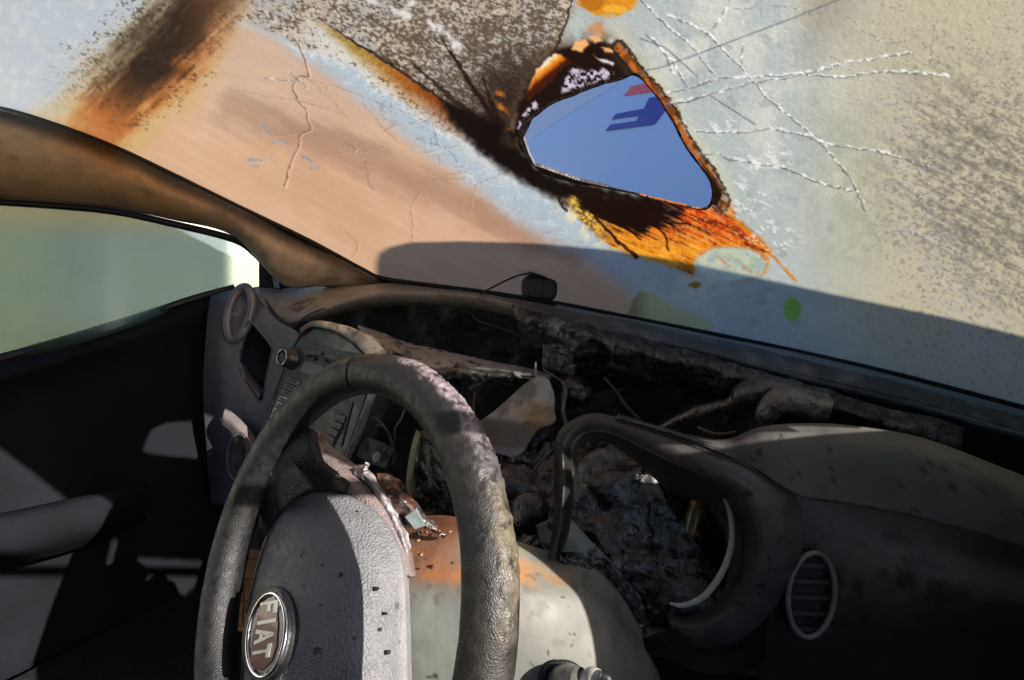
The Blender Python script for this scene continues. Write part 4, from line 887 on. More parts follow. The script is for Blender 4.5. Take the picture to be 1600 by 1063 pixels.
# molten debris at the top of the column between boss and rim
def dbc(px, py, G):
    n = fb3(G, 60, 4, 93); c = np.empty(px.shape+(3,)); c[:] = (120, 70, 52); c = mixc(c, sm(.45, .6, n), (64, 44, 38)); c = mixc(c, sm(.6, .7, n), (150, 132, 130)); c = mixc(c, sm(640, 655, px)*sm(830, 815, py)*.6, (110,118,122)); return lin(c)*.85
patch('melted_clump', [[(588,740,.60),(606,742,.60),(622,752,.60),(640,772,.60)],[(598,770,.58),(618,766,.575),(640,780,.575),(660,800,.58)],[(608,800,.57),(630,796,.565),(652,802,.565),(676,816,.575)],[(620,838,.575),(640,826,.565),(668,824,.565),(700,834,.575)]], CHAR, col_, 60, 50, .006, rough=.006, rs=70, colf=dbc)
prism('metal_tab', [(632,808),(650,795),(664,822),(648,828)], METAL, col_, .55, .004, .001, col=lin((112,122,124)))
MOLT = mat('molten_orange', (.26,.13,.06), .3, .6, var=.8, vscale=160)
rq = random.Random(11)
for k in range(26):
    x = rq.uniform(648, 708); y = 830+abs(rq.gauss(0, 26)); r = rq.uniform(1.2, 3.6) if k > 4 else rq.uniform(3, 5)
    dd = np.interp(y, [830,904,1010], [.605,.553,.520])+np.interp(x, [640,700], [.004,-.016])
    tpx('molten_drop', [(x-r,y,dd+.001),(x,y+r*.2,dd-.001),(x+r*1.2,y+r*.5,dd+.001)], [r*.4,r*.9,r*.4], MOLT if k % 3 else BLACK, col_, n=10, m=8)
# ------------------------------------------------------------------ instrument surround (the loose arch)
arch = thing('instrument_surround', 'warped dark instrument surround arching over the burnt-out dials', 'dash trim', tuple(pt(1000, 720, .62)))
O = [(856,872,.585),(862,830,.59),(866,780,.60),(865,730,.61),(868,690,.62),(882,664,.625),(908,650,.625),(935,646,.62),(965,653,.615),(1000,664,.605),(1040,676,.595),(1080,690,.585),(1120,704,.575),(1166,716,.565),(1216,744,.56),(1250,790,.56),(1254,850,.565),(1238,905,.575),(1204,958,.59),(1154,1002,.60),(1092,1014,.61),(1050,994,.62)]
I = [(872,876,.59),(884,836,.595),(890,790,.605),(892,740,.615),(897,705,.622),(908,686,.625),(922,678,.625),(940,677,.622),(962,684,.618),(990,697,.61),(1024,716,.602),(1056,732,.595),(1090,747,.588),(1120,760,.583),(1148,780,.58),(1166,812,.582),(1170,850,.588),(1160,895,.598),(1138,932,.61),(1106,958,.62),(1070,966,.63),(1044,960,.635)]
md = [((a+p)/2, (b+q)/2, min(d, e)-.010) for (a, b, d), (p, q, e) in zip(O, I)]
q1 = [(a*.75+p*.25, b*.75+q*.25, min(d, e)-.008) for (a, b, d), (p, q, e) in zip(O, I)]
q3 = [(a*.2+p*.8, b*.2+q*.8, min(d, e)-.005) for (a, b, d), (p, q, e) in zip(O, I)]
D = []
for k, (p, q, e) in enumerate(I):
    c = np.array([1010, 830.]); v = c-np.array([p, q]); v /= np.linalg.norm(v); s = np.interp(k, [0,4,7,12,15,18,21], [2,8,16,40,44,26,12]); D.append((p+v[0]*s, q+v[1]*s, e+.02+s*.0022))
def acol(px, py, G):
    n = fb3(G, 16, 4, 103); s = fb3(G, 90, 3, 104); c = np.empty(px.shape+(3,)); c[:] = (58, 54, 55); c = mixc(c, sm(.45, .7, n)*.5, (74, 68, 66)); c = mixc(c, sm(1060, 1170, px), (70, 68, 68)); c = mixc(c, sm(905, 880, px)*.7, (40,40,38)); c = mixc(c, sm(.70, .74, fb3(G, 150, 3, 105))*sm(1080, 1150, px)*.8, (22, 21, 22)); c = mixc(c, sm(.60,.72,n)*sm(1100,980,px)*.4, (96,74,56))
    return lin(c)*.85
patch('arch_frame', [O, q1, md, q3, I, D], TRIM, arch, 60, 300, .005, colf=acol, rough=.0015, rs=30)
def uc(px, py, G):
    s = fb3(G, 90, 3, 114); n = fb3(G, 16, 4, 113); c = np.empty(px.shape+(3,)); c[:] = (74, 72, 71); c = mixc(c, sm(.5,.7,n)*.4, (84,82,81)); c = mixc(c, sm(.70, .74, fb3(G, 150, 3, 115))*.8, (22, 21, 22)); return lin(c)*.9
patch('top_trim', [[(960,650,.63),(1000,658,.62),(1040,669,.61),(1080,680,.60),(1112,686,.59),(1140,685,.58),(1165,676,.572),(1190,667,.565),(1240,662,.56),(1320,664,.555),(1440,684,.55),(1580,736,.545),(1740,800,.545)],[(962,652,.612),(1002,661,.602),(1042,672,.592),(1082,685,.58),(1114,693,.572),(1142,696,.565),(1170,692,.556),(1198,690,.55),(1245,694,.545),(1320,700,.54),(1440,724,.535),(1580,776,.53),(1740,840,.53)],[(966,655,.611),(1006,666,.60),(1046,678,.59),(1086,692,.578),(1122,706,.568),(1160,722,.56),(1192,740,.552),(1222,762,.548),(1262,780,.545),(1330,790,.545),(1440,812,.54),(1580,850,.535),(1740,900,.53)]], TRIM, arch, 30, 140, .006, colf=uc)
tpx('trim_seam', [(962,657,.609),(1004,669,.599),(1046,682,.588),(1086,696,.576),(1124,711,.566),(1162,727,.556),(1196,748,.55),(1226,772,.546)], 1.2, BLACK, arch, n=80, m=6)
tpx('trim_ring', [(1131,776,.615),(1140,800,.612),(1144,830,.61),(1142,855,.61),(1134,882,.612),(1120,908,.615),(1102,930,.62),(1082,942,.625),(1062,946,.63),(1047,943,.635)], [2.5,4,4.6,5,5.2,5.2,5,4.6,3.6,2], mat('cream_ring', (.42,.39,.36), .45, .5, bump=((200,.0006,'n'),), var=.2, vscale=60), arch, n=100, m=12)
patch('leg_ribbon', [[(864,690,.618),(866,740,.605),(866,800,.592),(862,840,.58),(856,874,.572)],[(878,700,.60),(880,750,.588),(878,800,.578),(872,842,.568),(866,876,.566)],[(892,700,.615),(893,750,.602),(889,806,.588),(880,846,.576),(872,876,.572)]], TRIM, arch, 20, 70, .006, colf=flat((22,22,21), .6, 60, 8), rough=.002, rs=50)
# ------------------------------------------------------------------ charred dials and debris behind it
ash = thing('charred_dials', 'crumpled blue-black charred remains of the dials inside the arch', 'charred debris', tuple(pt(980, 820, .78)))
def ac(px, py, G):
    n = fb3(G, 26, 5, 123); c = np.empty(px.shape+(3,)); c[:] = (17, 18, 23); c = mixc(c, sm(.52, .72, n), (66, 72, 90)); c = mixc(c, sm(.58, .72, fb3(G, 80, 4, 124))*.7, (150, 156, 172)); c = mixc(c, sm(.55,.7,fb3(G,18,3,125))*.2, (70,58,52)); return lin(c)*.8  # bluish pale tones painted in as highlights on the black crust
patch('ash_crust', [[(790,690,.86),(880,690,.84),(960,690,.82),(1040,720,.80),(1120,760,.78),(1180,800,.77)],[(780,760,.82),(880,740,.79),(960,730,.75),(1020,750,.745),(1090,800,.75),(1160,850,.74)],[(790,840,.78),(880,820,.755),(960,820,.72),(1020,830,.71),(1080,860,.70),(1140,900,.69)],[(820,900,.75),(900,900,.735),(970,900,.70),(1020,915,.68),(1070,930,.66),(1120,950,.655)],[(860,980,.74),(930,980,.73),(990,985,.70),(1030,980,.68),(1080,975,.67),(1120,985,.67)]], CHAR, ash, 150, 170, .01, rough=.007, rs=36, fold=.024, fs=9, colf=ac)
patch('stained_wall', [[(950,690,.80),(1010,706,.74),(1070,742,.70),(1130,770,.66)],[(960,720,.80),(1020,746,.76),(1080,786,.72),(1136,820,.68)],[(980,750,.81),(1040,790,.78),(1096,830,.74),(1140,870,.70)]], PLASTIC, ash, 40, 60, .005, colf=flat((74,58,46), .8, 40, 11), rough=.004, rs=40)
hose = thing('ribbed_hose', 'soot-gold ribbed hose standing inside the dial opening', 'hose', tuple(pt(1090, 850, .70)))
tpx('hose_core', [(1070,905,.70),(1074,870,.70),(1082,830,.70),(1090,795,.705),(1098,775,.72)], 15, mat('gold_scorched', (.10,.07,.03), .3, .6, .3, var=.7, vscale=90), hose, n=30, m=18)
for k in range(9):
    t = k/8; c0 = np.array([1070+26*t, 902-122*t, .70+.012*t])
    tpx('hose_rib', [(c0[0]-15,c0[1]-4,c0[2]),(c0[0]-8,c0[1]+1,c0[2]-.012),(c0[0]+1,c0[1]+3,c0[2]-.016),(c0[0]+10,c0[1]+2,c0[2]-.012),(c0[0]+16,c0[1]-3,c0[2])], 3, mat('gold_rib', (.13,.095,.045), .3, .6, .3, var=.7, vscale=120) if k == 0 else bpy.data.materials['gold_rib'], hose, n=16, m=8)
du = tag(tpx('melted_duct', [(1030,672,.80),(1060,656,.78),(1090,644,.76),(1118,636,.74),(1136,632,.73),(1150,624,.72),(1168,614,.71),(1200,612,.70),(1250,618,.69)], [7,8,9,9,8,12,18,20,20], CHAR, n=120, m=24, rough=.35, rs=40, col=lambda V: lin((92,86,88))*(.35+1.1*fb3(V, 40, 4, 9))[:, None]), 'grey sagging melted duct behind the arch', 'duct')
du2 = tag(tpx('crusted_lump', [(1196,664,.66),(1200,646,.655),(1214,632,.65),(1240,628,.645),(1290,640,.64)], [10,18,22,24,24], CHAR, n=80, m=24, rough=.3, rs=50, col=lambda V: lin((120,112,112))*(.35+1.1*fb3(V, 50, 4, 19))[:, None]), 'pale crusted cap beside the melted duct above the trim', 'charred debris')
# ------------------------------------------------------------------ bent plate, wiring, connectors
pl = thing('bent_plate', 'bent grey metal plate with yellowish heat stain standing in the burnt bay', 'metal plate', tuple(pt(810, 650, .82)))
def plc(px, py, G):
    n = fb3(G, 30, 4, 133); c = np.empty(px.shape+(3,)); c[:] = (140, 142, 142); c = mixc(c, sm(40, 5, np.hypot(px-840, (py-655)))*.7, (150, 112, 50)); c = mixc(c, sm(.5,.7,n)*.6, (70,68,68)); c = mixc(c, sm(650, 665, py-.1*(px-800)+10*(n-.5))*.75, (44, 42, 40)); c = mixc(c, sm(695, 705, py), (96, 96, 112)); return lin(c)
PR = [[(742,662),(768,646),(800,618),(828,594),(846,588),(858,594)],[(746,676),(775,658),(806,632),(836,612),(854,608),(866,618)],[(752,692),(784,678),(812,656),(838,642),(856,636),(866,640)],[(770,706),(794,698),(814,684),(832,668),(850,658),(868,656)],[(790,712),(802,714),(814,708),(826,692),(838,674),(856,664)]]
patch('plate', [[(x,y,.84-.0004*(x-800)-.0006*(y-650)+.006*math.sin(x*.05)) for x, y in q] for q in PR], METAL, pl, 60, 70, .003, colf=plc, rough=.003, rs=30)
prism('hanging_hook', [(836,566),(838.5,566),(838.5,590),(835,588)], METAL, pl, .845, .004, col=lin((120,122,126)))
cn = thing('wire_connector', 'small yellow plastic connector left under the bent plate', 'connector', tuple(pt(797, 722, .85)))
YM = mat('yellowed_plastic', (.42,.40,.16), .5, .4, var=.3)
prism('connector_body', [(790,716),(800,713),(806,724),(796,731)], YM, cn, .85, .012, .001)
prism('connector_slot', [(792,722),(804,718),(805,720),(793,724)], BLACK, cn, .846, .003)
WC = lambda c: (lambda V: lin(c)*(.5+fb3(V, 60, 3, 5))[:, None])
wires = [([(742,610,.93),(740,640,.92),(744,668,.92),(742,700,.93)], 3, (70,66,58), 'thick scorched cable hanging down left of the bent plate'),
 ([(735,606,.92),(750,598,.91),(770,594,.92),(800,604,.93)], 4, (80,78,76), 'burnt cable end drooping from the shelf edge'),
 ([(735,490,1.05),(745,500,1.0),(765,508,.98),(800,520,.97),(850,548,.93)], .9, (90,88,86), 'thin wire hanging across the burnt-out bay'),
 ([(880,596,.84),(884,612,.83),(880,640,.82),(884,664,.81)], 3.5, (96,94,98), 'grey wire end hanging right of the bent plate'),
 ([(848,576,.88),(866,588,.86),(882,598,.845)], 1.2, (110,106,100), 'thin pale wire above the bent plate'),
 ([(944,590,.86),(960,608,.85),(978,634,.84),(1000,656,.83)], 3, (62,60,62), 'charred cable sloping down behind the arch'),
 ([(572,650,.9),(590,656,.88),(606,676,.88),(610,700,.9),(606,724,.9)], 1.5, (86,84,84), 'grey looping wire right of the radio'),
 ([(578,668,.9),(592,664,.89),(604,672,.89),(612,690,.89),(616,720,.9)], 1.3, (110,108,104), 'pale looping wire right of the radio'),
 ([(632,640,.9),(626,656,.89),(618,668,.89),(616,690,.9)], 1.8, (98,98,94), 'short wire seen through the top of the wheel'),
 ([(600,706,.86),(606,700,.855),(614,704,.855),(618,716,.86),(614,724,.865)], 2.2, (66,64,64), 'coiled wire stub above the bracket'),
 ([(1000,700,.72),(1012,720,.715),(1030,735,.71)], 1.6, (70,80,130), 'bluish wire scrap under the arch'),
 ([(866,700,.78),(846,720,.77),(826,750,.78),(818,790,.79)], 2.2, (70,70,76), 'curved charred cable left of the arch leg'),
 ([(1090,668,.74),(1120,678,.72),(1150,676,.71)], 2.5, (92,80,66), 'scorched wire under the melted duct'),
 ([(640,690,.9),(650,730,.9),(648,770,.88)], 2.4, (60,58,50), 'dark cable crossing behind the wheel rim')]
for p_, r_, c_, lb in wires:
    o = tpx('burnt_wire', p_, r_, WIRE, None, n=50, m=8, rough=.25, rs=120, col=lin(c_)*.55)
    tag(o, lb, 'wire', 'burnt wires in the dash')
br = thing('wiring_bracket', 'dark metal bracket with a round stud right of the radio', 'bracket', tuple(pt(590, 720, .88)))
prism('bracket_plate', [(566,690),(575,683),(600,693),(612,708),(602,732),(580,726),(556,712)], mat('sooty_bracket', (.06,.06,.055), .4, .5, .4, var=.5), br, [.89,.89,.88,.87,.87,.88,.89], .006, .001)
prism('stud', ell(588, 715, 5.5, 8, .3), mat('stud_metal', (.35,.35,.35), .4, .5, .5, var=.3), br, .868, .006, .001)
mb = thing('mirror_shard', 'yellow-flecked glassy shard lodged behind the steering wheel', 'shard', tuple(pt(665, 750, .86)))
def mcol(px, py, G):
    n = fb3(G, 260, 4, 143); c = np.empty(px.shape+(3,)); c[:] = (30, 30, 24); c = mixc(c, sm(.55, .66, n), (130, 124, 66)); c = mixc(c, sm(12, 2, px-637-.1*(py-720)), (140,136,90)); return lin(c)*.7
patch('shard_face', [[(652,676,.86),(668,672,.86),(690,680,.86),(706,700,.86)],[(640,716,.85),(664,710,.845),(690,715,.845),(712,730,.85)],[(637,760,.84),(664,756,.835),(694,756,.835),(720,768,.84)],[(640,795,.84),(666,806,.835),(694,806,.835),(720,806,.84)]], CHAR, mb, 50, 50, .008, rough=.006, rs=60, colf=mcol)
patch('shard_edge', [[(650,672,.855),(642,700,.845),(636,735,.838),(634,770,.833),(638,798,.833)],[(654,676,.848),(647,703,.838),(641,737,.83),(639,770,.826),(644,798,.826)]], METAL, mb, 6, 40, .006, colf=flat((120,116,90), .5, 60, 3))
for (cx, cy, d_, s_, nm) in ((830,800,.72,30,'left of the arch foot'), (812,760,.80,34,'under the bent plate'), (900,615,.88,26,'below the burnt dash edge'), (700,610,.95,22,'under the shelf edge')):
    tt_ = np.linspace(0, np.pi, 14)[:, None]; ph = np.linspace(0, 2*np.pi, 24, endpoint=False)[None, :]
    S = np.stack([np.sin(tt_)*np.cos(ph), np.sin(tt_)*np.sin(ph), np.cos(tt_)+0*ph], -1); c0 = pt(cx, cy, d_); rr_ = s_*d_/F
    S = S*(rr_*(.55+.9*fb3(c0+S*rr_, 40, 3, 3)))[..., None]
    o = mk('charred_lump', (c0+S).reshape(-1, 3), gridf(14, 24, False, True), CHAR, None, col=lin((52,50,54)))
    tag(o, 'black charred lump '+nm, 'charred debris', 'charred lumps in the dash')
# ------------------------------------------------------------------ dash camera on the cowl
dc = thing('dash_camera', 'small black dash camera lying on the cowl against the windscreen', 'dash camera', tuple(pt(843, 464, 1.03)))
def rbox(name, poly, dep, th, bev, m_): return prism(name, poly, m_, dc, dep, th, bev)
def rr(x0, y0, x1, y1, r, sk=0):
    o = []
    for cx, cy, a0 in ((x1-r, y0+r, -90), (x1-r, y1-r, 0), (x0+r, y1-r, 90), (x0+r, y0+r, 180)):
        for k in range(5): a = R(a0+22.5*k); o.append((cx+r*math.cos(a), cy+r*math.sin(a)+sk*(cx-(x0+x1)/2)))
    return o
CAMM = mat('black_camera_plastic', (.018,.018,.02), .5, .4, bump=((900,.0003,'n'),), var=.3)
rbox('camera_body', rr(815,432,871,468,13,.12), .915, .03, .006, CAMM)
rbox('mount', [(826,418),(836,415),(848,418),(857,428),(856,433),(840,433),(826,430)], 0.915, .025, .004, CAMM)
rbox('front_band', rr(828,434,848,466,5,.12), .911, .008, .002, BLACK)
cb = tpx('camera_cable', [(830,428,.917),(812,430,.93),(792,438,.96),(772,448,.99),(758,455,1.01),(751,461,1.03),(750,468,1.02)], 1.5, BLACK, None, n=60, m=8, col=lin((25,25,27)))
tag(cb, 'thin black cable running left from the dash camera', 'cable')

# ------------------------------------------------------------------ steering wheel
cc_ = np.array([-.155, -.208, .464]); a_, b_ = -.737, .285
wn = np.array([math.cos(b_)*math.sin(a_), math.sin(b_), -math.cos(b_)*math.cos(a_)])
wu = np.cross([0, 1, 0], wn); wu /= np.linalg.norm(wu); wv = np.cross(wn, wu)
c2w = lambda v: v[0]*RT+v[1]*UP+v[2]*FW
WC_, WN, WU, WV = CAM+c2w(cc_), c2w(wn), c2w(wu), c2w(wv)
sw = thing('steering_wheel', 'steering wheel with dark rim, ash-crusted on the right, and round badge', 'steering wheel', tuple(WC_))
SINK = -.050                                            # the boss sits below the plane of the rim
def wp(px, py, o=0.0): return onp(np.asarray(px, float), np.asarray(py, float), WC_+WN*(o+SINK), WN)
N1, N2 = 900, 110
t1 = np.linspace(0, 2*np.pi, N1, endpoint=False); t2 = np.linspace(0, 2*np.pi, N2, endpoint=False)
T1, T2 = np.meshgrid(t1, t2, indexing='ij')
rad = np.cos(T1)[..., None]*WU+np.sin(T1)[..., None]*WV
prof = np.cos(T2)[..., None]*rad+np.sin(T2)[..., None]*WN
rt = .0185
cen = WC_+.185*rad
base = cen+prof*rt
pxr, pyr, _ = proj(base)
# ash crust on the outer, upper right of the rim
u_out = np.cos(T2)*.80+np.sin(T2)*.30            # outer side of the tube
tdeg = np.degrees(T1)
crn = fb3(base, 70, 4, 203)
zone = sm(92, 106, tdeg)*sm(182, 160, tdeg)
thr = .70+.12*sm(138, 152, tdeg)
band = zone*sm(thr, thr+.17, np.cos(T2-R(4))+.26*(crn-.5)*2)
f1 = fb3(base, 160, 4, 204); f2 = fb3(base, 420, 3, 205)
f3 = fb3(base, 900, 2, 208)
disp = band*(.0016*(f1-.35)+.0034*(f2-.45)+.0016*(f3-.5)+.0006)
soft = .0006*(fb3(base, 50, 3, 206)-.5)*2
seam = sm(.012, .004, np.abs(T1-R(83.0)))*-.0012
G = base+prof*(disp+soft+seam)[..., None]
gn = fb3(base, 25, 4, 207)
rc = np.empty(T1.shape+(3,)); rc[:] = (45, 46, 50)
rc = mixc(rc, sm(.45, .7, gn)*.3, (60, 56, 55)); rc = mixc(rc, sm(105, 135, tdeg)*sm(300, 240, tdeg)*.4, (74, 68, 64)); rc = mixc(rc, sm(150, 175, tdeg)*sm(250,230,tdeg)*sm(.4, .7, gn)*.5, (84, 78, 70))
cr = np.empty(T1.shape+(3,)); cr[:] = (206, 186, 196)
cr = mixc(cr, sm(128, 142, tdeg), (120, 116, 124)); cr = mixc(cr, sm(140, 152, tdeg), (146, 134, 112)); cr = mixc(cr, sm(.55, .68, f2)*.6, (92, 84, 80)); cr = mixc(cr, sm(.45, .3, f1)*.8, (48, 40, 38))
cm = band*sm(.30, .5, f1+.2*zone)
rc = rc*(1-cm[..., None])+cr*cm[..., None]
edge = zone*sm(.10, .02, np.abs(band-.35)); rc = mixc(rc, edge*.5, (120, 104, 98))
rc = mixc(rc, (seam < -.0006)*.9, (12, 11, 11))
mk('rim', G.reshape(-1, 3), gridf(N1, N2, True, True), RIMM, sw, col=(lin(rc)*.85).reshape(-1, 3))
# thumb spoke at the upper left, with its switch pad
def wpatch(name, rows, m_, nu, nv, th, colf, parent=sw, rough=0, rs=60, **kw):
    A = np.asarray(rows, float); A = catmull(A, nu); A = np.swapaxes(catmull(np.swapaxes(A, 0, 1), nv), 0, 1)
    d = ray(A[..., 0], A[..., 1]); t = ((WC_-CAM)@WN+A[..., 2]+SINK-.036*np.maximum(A[..., 0]-520, 0)/125)/(d@WN); Gq = CAM+d*t[..., None]
    if rough: Gq = Gq+gnorm(Gq, CAM)*(rough*(fb3(Gq, rs, 4, 9)-.5)*2)[..., None]
    return shell(name, Gq, m_, parent, th, None, col=colf(A[..., 0], A[..., 1], Gq), **kw)
spc = flat((40, 39, 41), .35, 40, 15)  # spoke colour darkened to stand in for the rim's shadow
wpatch('spoke', [[(392,770,0.034),(404,742,0.044),(424,704,0.046),(452,676,0.046),(480,668,0.042),(496,676,0.034)],
                 [(398,800,0.026),(412,764,0.044),(432,730,0.048),(456,704,0.049),(482,694,0.045),(500,700,0.034)],
                 [(410,830,0.020),(422,796,0.036),(440,764,0.040),(462,738,0.041),(488,722,0.038),(510,728,0.028)],
                 [(424,850,0.006),(434,824,0.018),(448,796,0.022),(474,770,0.023),(506,756,0.020),(532,762,0.014)],
                 [(432,870,-0.012),(444,846,-0.006),(462,816,-0.004),(490,790,-0.004),(520,778,-0.004),(548,780,-0.006)]], LEATHER, 60, 60, .012, spc)
wpatch('control_pad', [[(424,742,0.042),(432,722,0.046),(446,712,0.046)],[(430,766,0.042),(444,746,0.046),(464,732,0.046)],[(438,800,0.036),(458,780,0.040),(484,764,0.040)]], LEATHER, 24, 24, .006, flat((44,42,44), .3, 60, 16))
A = np.array([(423,744),(425,730),(433,719),(447,711),(458,722),(472,742),(486,764)]); 
tube('pad_seam', list(wp(A[:, 0], A[:, 1], .0475)), .0007, BLACK, sw, n=50, m=6)
def tcol(px, py, G):
    n = fb3(G, 60, 4, 153); e = np.interp(px, [490,520,560,590,615,640], [676,706,738,764,792,850])
    c = np.empty(px.shape+(3,)); c[:] = (120, 108, 108); c = mixc(c, sm(.4,.7,n)*.4, (146,132,132)); c = mixc(c, sm(14, 3, np.abs(py-e))*sm(540, 580, px), (214, 206, 210)); c = mixc(c, sm(.6,.68,fb3(G,120,3,154))*sm(24,8,np.abs(py-e)), (80,60,50)); return lin(c)*.85
wpatch('spoke_trim', [[(486,672,-.020),(500,676,-.022),(522,700,-.024),(560,730,-.024),(592,760,-.024),(618,792,-.022),(642,852,-.02),(650,900,-.02)],
                      [(478,680,-.008),(494,694,-.006),(514,718,-.005),(550,746,-.004),(584,774,-.004),(610,806,-.004),(634,862,-.006),(644,900,-.01)],
                      [(470,690,-.004),(486,714,.000),(506,738,.001),(540,762,.002),(572,788,.002),(598,820,.001),(622,870,-.002),(632,900,-.006)],
                      [(468,704,-.008),(478,734,-.004),(500,758,-.004),(530,782,-.004),(560,806,-.005),(586,838,-.006),(606,880,-.008),(616,910,-.01)],
                      [(474,730,-.02),(480,760,-.02),(500,786,-.02),(526,810,-.02),(552,836,-.02),(574,866,-.02),(592,900,-.02),(600,920,-.02)]], LEATHER, 60, 120, .006, tcol, rough=.0008, rs=70)
wpatch('melted_edge', [[(556,726,-.02),(570,728,-.016),(596,756,-.016),(618,790,-.014),(634,826,-.012),(641,850,-.012)],[(552,736,-.008),(568,738,-.004),(592,765,-.003),(612,798,-.002),(628,836,-.002),(637,862,-.006)],[(556,746,-.008),(570,752,-.005),(588,776,-.004),(606,808,-.003),(622,846,-.004),(632,872,-.008)]], CHAR, 20, 80, .004, flat((200,192,198), .5, 90, 17), rough=.0016, rs=150)
tube('edge_spike', list(wp(np.array([572,570,574]), np.array([738,732,725]), -.019)), [.003], CHAR, sw, n=10, m=8, col=lin((220,214,216)))
# airbag cover: a domed pad
OUT = np.array([(376,1090),(377,1040),(380,990),(386,946),(396,900),(408,858),(424,816),(444,784),(470,764),(502,757),(536,762),(566,776),(592,794),(612,818),(628,850),(637,890),(640,940),(642,1000),(643,1060),(643,1120),(636,1190),(600,1240),(540,1265),(470,1255),(410,1220),(382,1160)], float)
oc = catmull(OUT, 240, True); ctr = np.array([520, 985.])
ks = np.r_[np.linspace(0.0, .80, 46), np.linspace(.82, .97, 22), np.linspace(.976, 1, 10)]
KK, II = np.meshgrid(ks, np.arange(240), indexing='ij')
PX = ctr[0]+(oc[II, 0]-ctr[0])*KK; PY = ctr[1]+(oc[II, 1]-ctr[1])*KK
# profile: nearly flat dome, rounded shoulder
off_ = .004+.030*(1-KK**2.3)-.020*sm(.93, 1.0, KK)**2-.036*(PX-520)/125
d = ray(PX, PY); t = ((WC_-CAM)@WN+off_+SINK)/(d@WN); GA = CAM+d*t[..., None]
def abc(px, py, G):
    n = fb3(G, 22, 4, 163); s = fb3(G, 75, 3, 164); c = np.empty(px.shape+(3,)); c[:] = (112, 113, 118); c = mixc(c, sm(.4, .7, n)*.5, (124, 124, 129)); c = mixc(c, sm(.755, .785, fb3(G, 90, 3, 166))*.7, (56, 52, 52))
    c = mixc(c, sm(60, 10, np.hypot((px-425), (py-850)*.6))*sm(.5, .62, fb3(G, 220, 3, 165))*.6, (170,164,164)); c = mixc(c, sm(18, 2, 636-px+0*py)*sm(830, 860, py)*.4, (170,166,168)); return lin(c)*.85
V = GA.reshape(-1, 3)
mk('airbag_cover', V, gridf(len(ks), 240, False, True), LEATHER, sw, col=abc(PX, PY, GA).reshape(-1, 3))
def padoff(x, y):
    v = np.array([x, y])-ctr; a = math.atan2(v[1], v[0]); ao = np.arctan2(oc[:, 1]-ctr[1], oc[:, 0]-ctr[0]); k = np.argmin(np.abs(np.angle(np.exp(1j*(ao-a)))))
    q = np.hypot(*v)/np.hypot(*(oc[k]-ctr)); return .004+.030*(1-min(q, 1)**2.3)-.036*(x-520)/125
# char flakes on the cover
fl = [(502,884),(528,898),(582,920),(596,960),(600,1020),(500,945),(556,800),(470,870),(590,984),(448,800)]
for i, (x, y) in enumerate(fl):
    r_ = [2,3.2,3.6,2.6,3.4,2,1.6,2,2,2][i]; o_f = padoff(x, y)
    q = ell(x, y, r_, r_*1.25, .4*i, 9); q = [(a+math.sin(7*j+i)*1.0, b+math.cos(5*j+i)*1.0) for j, (a, b) in enumerate(q)]
    A = np.array(q); prismw('char_flake', wp(A[:, 0], A[:, 1], o_f+.0002), WN, BLACK, sw, .004, .0006)
# badge
bc_ = (417, 993); tl = .14
def bp(px, py, o=0.0):
    """badge plane: follows the cover's side slope"""
    return onp(np.asarray(px, float), np.asarray(py, float), BC+BN*o, BN)
BC = wp(np.array(417.), np.array(993.), padoff(417, 993)+.001)
_q = [wp(np.array(float(x)), np.array(float(y)), padoff(x, y)) for x, y in ((398, 993), (440, 993), (417, 950), (412, 1036))]
BN = np.cross(_q[1]-_q[0], _q[3]-_q[2]); BN /= np.linalg.norm(BN); BN = BN if BN@(CAM-BC) > 0 else -BN
BN = BN+.25*WN; BN /= np.linalg.norm(BN)
def bpoly(name, poly, m_, th, o, bev=0, parent=sw):
    A = np.array(poly, float); return prismw(name, bp(A[:, 0], A[:, 1], o), BN, m_, parent, th, bev)
badge = bpoly('badge', ell(*bc_, 33, 71, tl, 48), CHROME, .004, .003, .001)
bpoly('badge_well', ell(*bc_, 39, 78, tl, 48), BLACK, .016, .001, .001)
e = np.array(ell(*bc_, 29, 66, tl, 48)); tube('badge_ring', list(bp(e[:, 0], e[:, 1], .0055)), .0022, CHROME, badge, n=96, m=10, closed=True)
bpoly('badge_field', ell(*bc_, 24, 60, tl, 48), mat('badge_steel', (.20,.19,.21), .3, .5, .8, var=.3, vscale=80), .003, .0052, 0, badge)
bpoly('badge_shield', [(424,938),(432,946),(434,975),(432,1010),(424,1034),(408,1048),(396,1046),(391,1030),(394,995),(404,960),(414,944)], mat('burgundy_enamel', (.11,.010,.016), .3, .5, coat=.5, var=.2), .003, .0062, 0, badge)
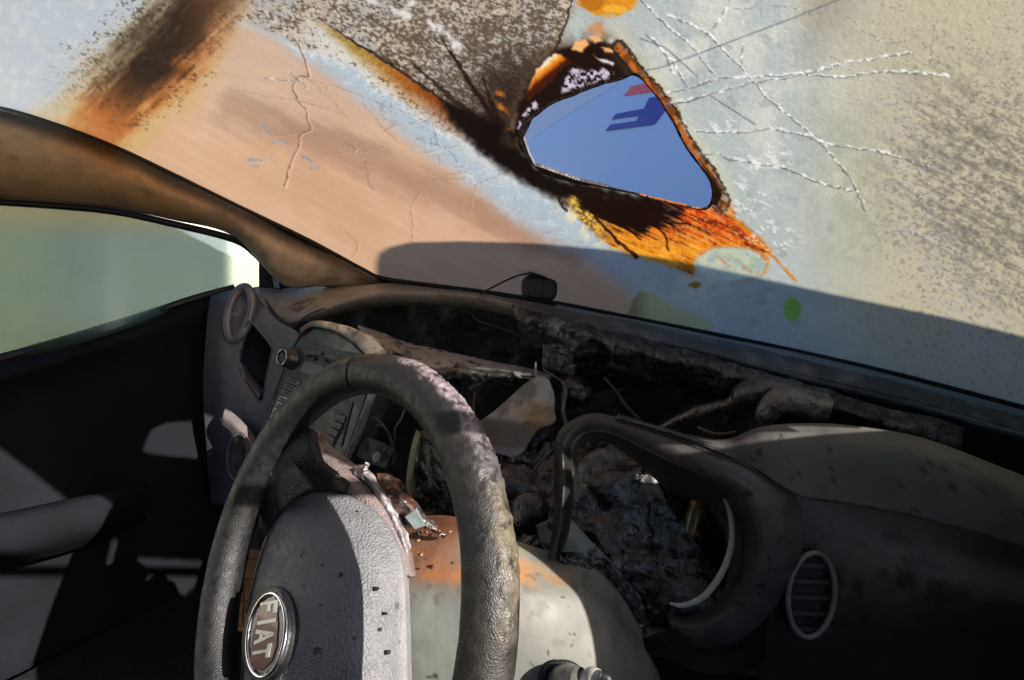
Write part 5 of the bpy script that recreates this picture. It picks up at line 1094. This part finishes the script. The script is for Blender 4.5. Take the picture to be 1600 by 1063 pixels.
LT = mat('letter_steel', (.5,.5,.52), .3, .5, .7, var=.2)
# four tall letters reading down the shield, tops towards the right
def lt(strokes, y0, h):
    # local letter space: x along reading direction 0..1 (down the badge), y 0..1 letter height (to the right)
    for s_ in strokes:
        q = [(399+28*yy-(y0+h*xx-990)*.17, y0+h*xx-yy*5) for xx, yy in s_]
        bpoly('badge_letter', q, LT, .002, .0072, 0, badge)
w_ = .24
lt([[(0,0),(w_,0),(w_,1),(0,1)], [(w_,.80),(1,.80),(1,1),(w_,1)], [(w_,.42),(.8,.42),(.8,.60),(w_,.60)]], 942, 20)
lt([[(.3,0),(.65,0),(.65,1),(.3,1)]], 966, 17)
lt([[(0,0),(.26,0),(.63,1),(.38,1)], [(.74,0),(1,0),(.63,1),(.40,1)], [(.25,.26),(.75,.26),(.7,.42),(.3,.42)]], 984, 24)
lt([[(.38,0),(.62,0),(.62,.8),(.38,.8)], [(0,.8),(1,.8),(1,1),(0,1)]], 1010, 22)
# sunlit brick paving glimpsed below the door, left of the airbag cover
BRK = mat('orange_paver', (.50,.24,.12), .8, .3, bump=((120,.002,'n'),), var=.2, vscale=30)
ZB = np.array([0, 0, .322]); UPZ = np.array([0, 0, 1.])
cq = onp(np.array([352., 446, 440, 352]), np.array([782., 782, 985, 985]), ZB, UPZ)
pav = prismw('paving_bed', cq, UPZ, mat('pale_joint_mortar', (.55,.42,.32), .9, .2, bump=((200,.002,'n'),)), None, .02)
tag(pav, 'strip of orange brick paving glimpsed left of the wheel pad', 'paving')
ea = cq[1]-cq[0]; eb = cq[3]-cq[0]; ea2 = cq[2]-cq[3]
mesh0 = None
for i in range(3):
    for j in range(7):
        def q(u, v): 
            l_ = cq[0]+eb*v; r_ = cq[1]+(cq[2]-cq[1])*v; return l_+(r_-l_)*u
        u0, u1, v0, v1 = i/3+.012, (i+1)/3-.012, (j+.06)/7, (j+.94)/7
        prismw('brick', np.array([q(u0, v0), q(u1, v0), q(u1, v1), q(u0, v1)])+UPZ*.012, UPZ, BRK, pav, .02, .002)
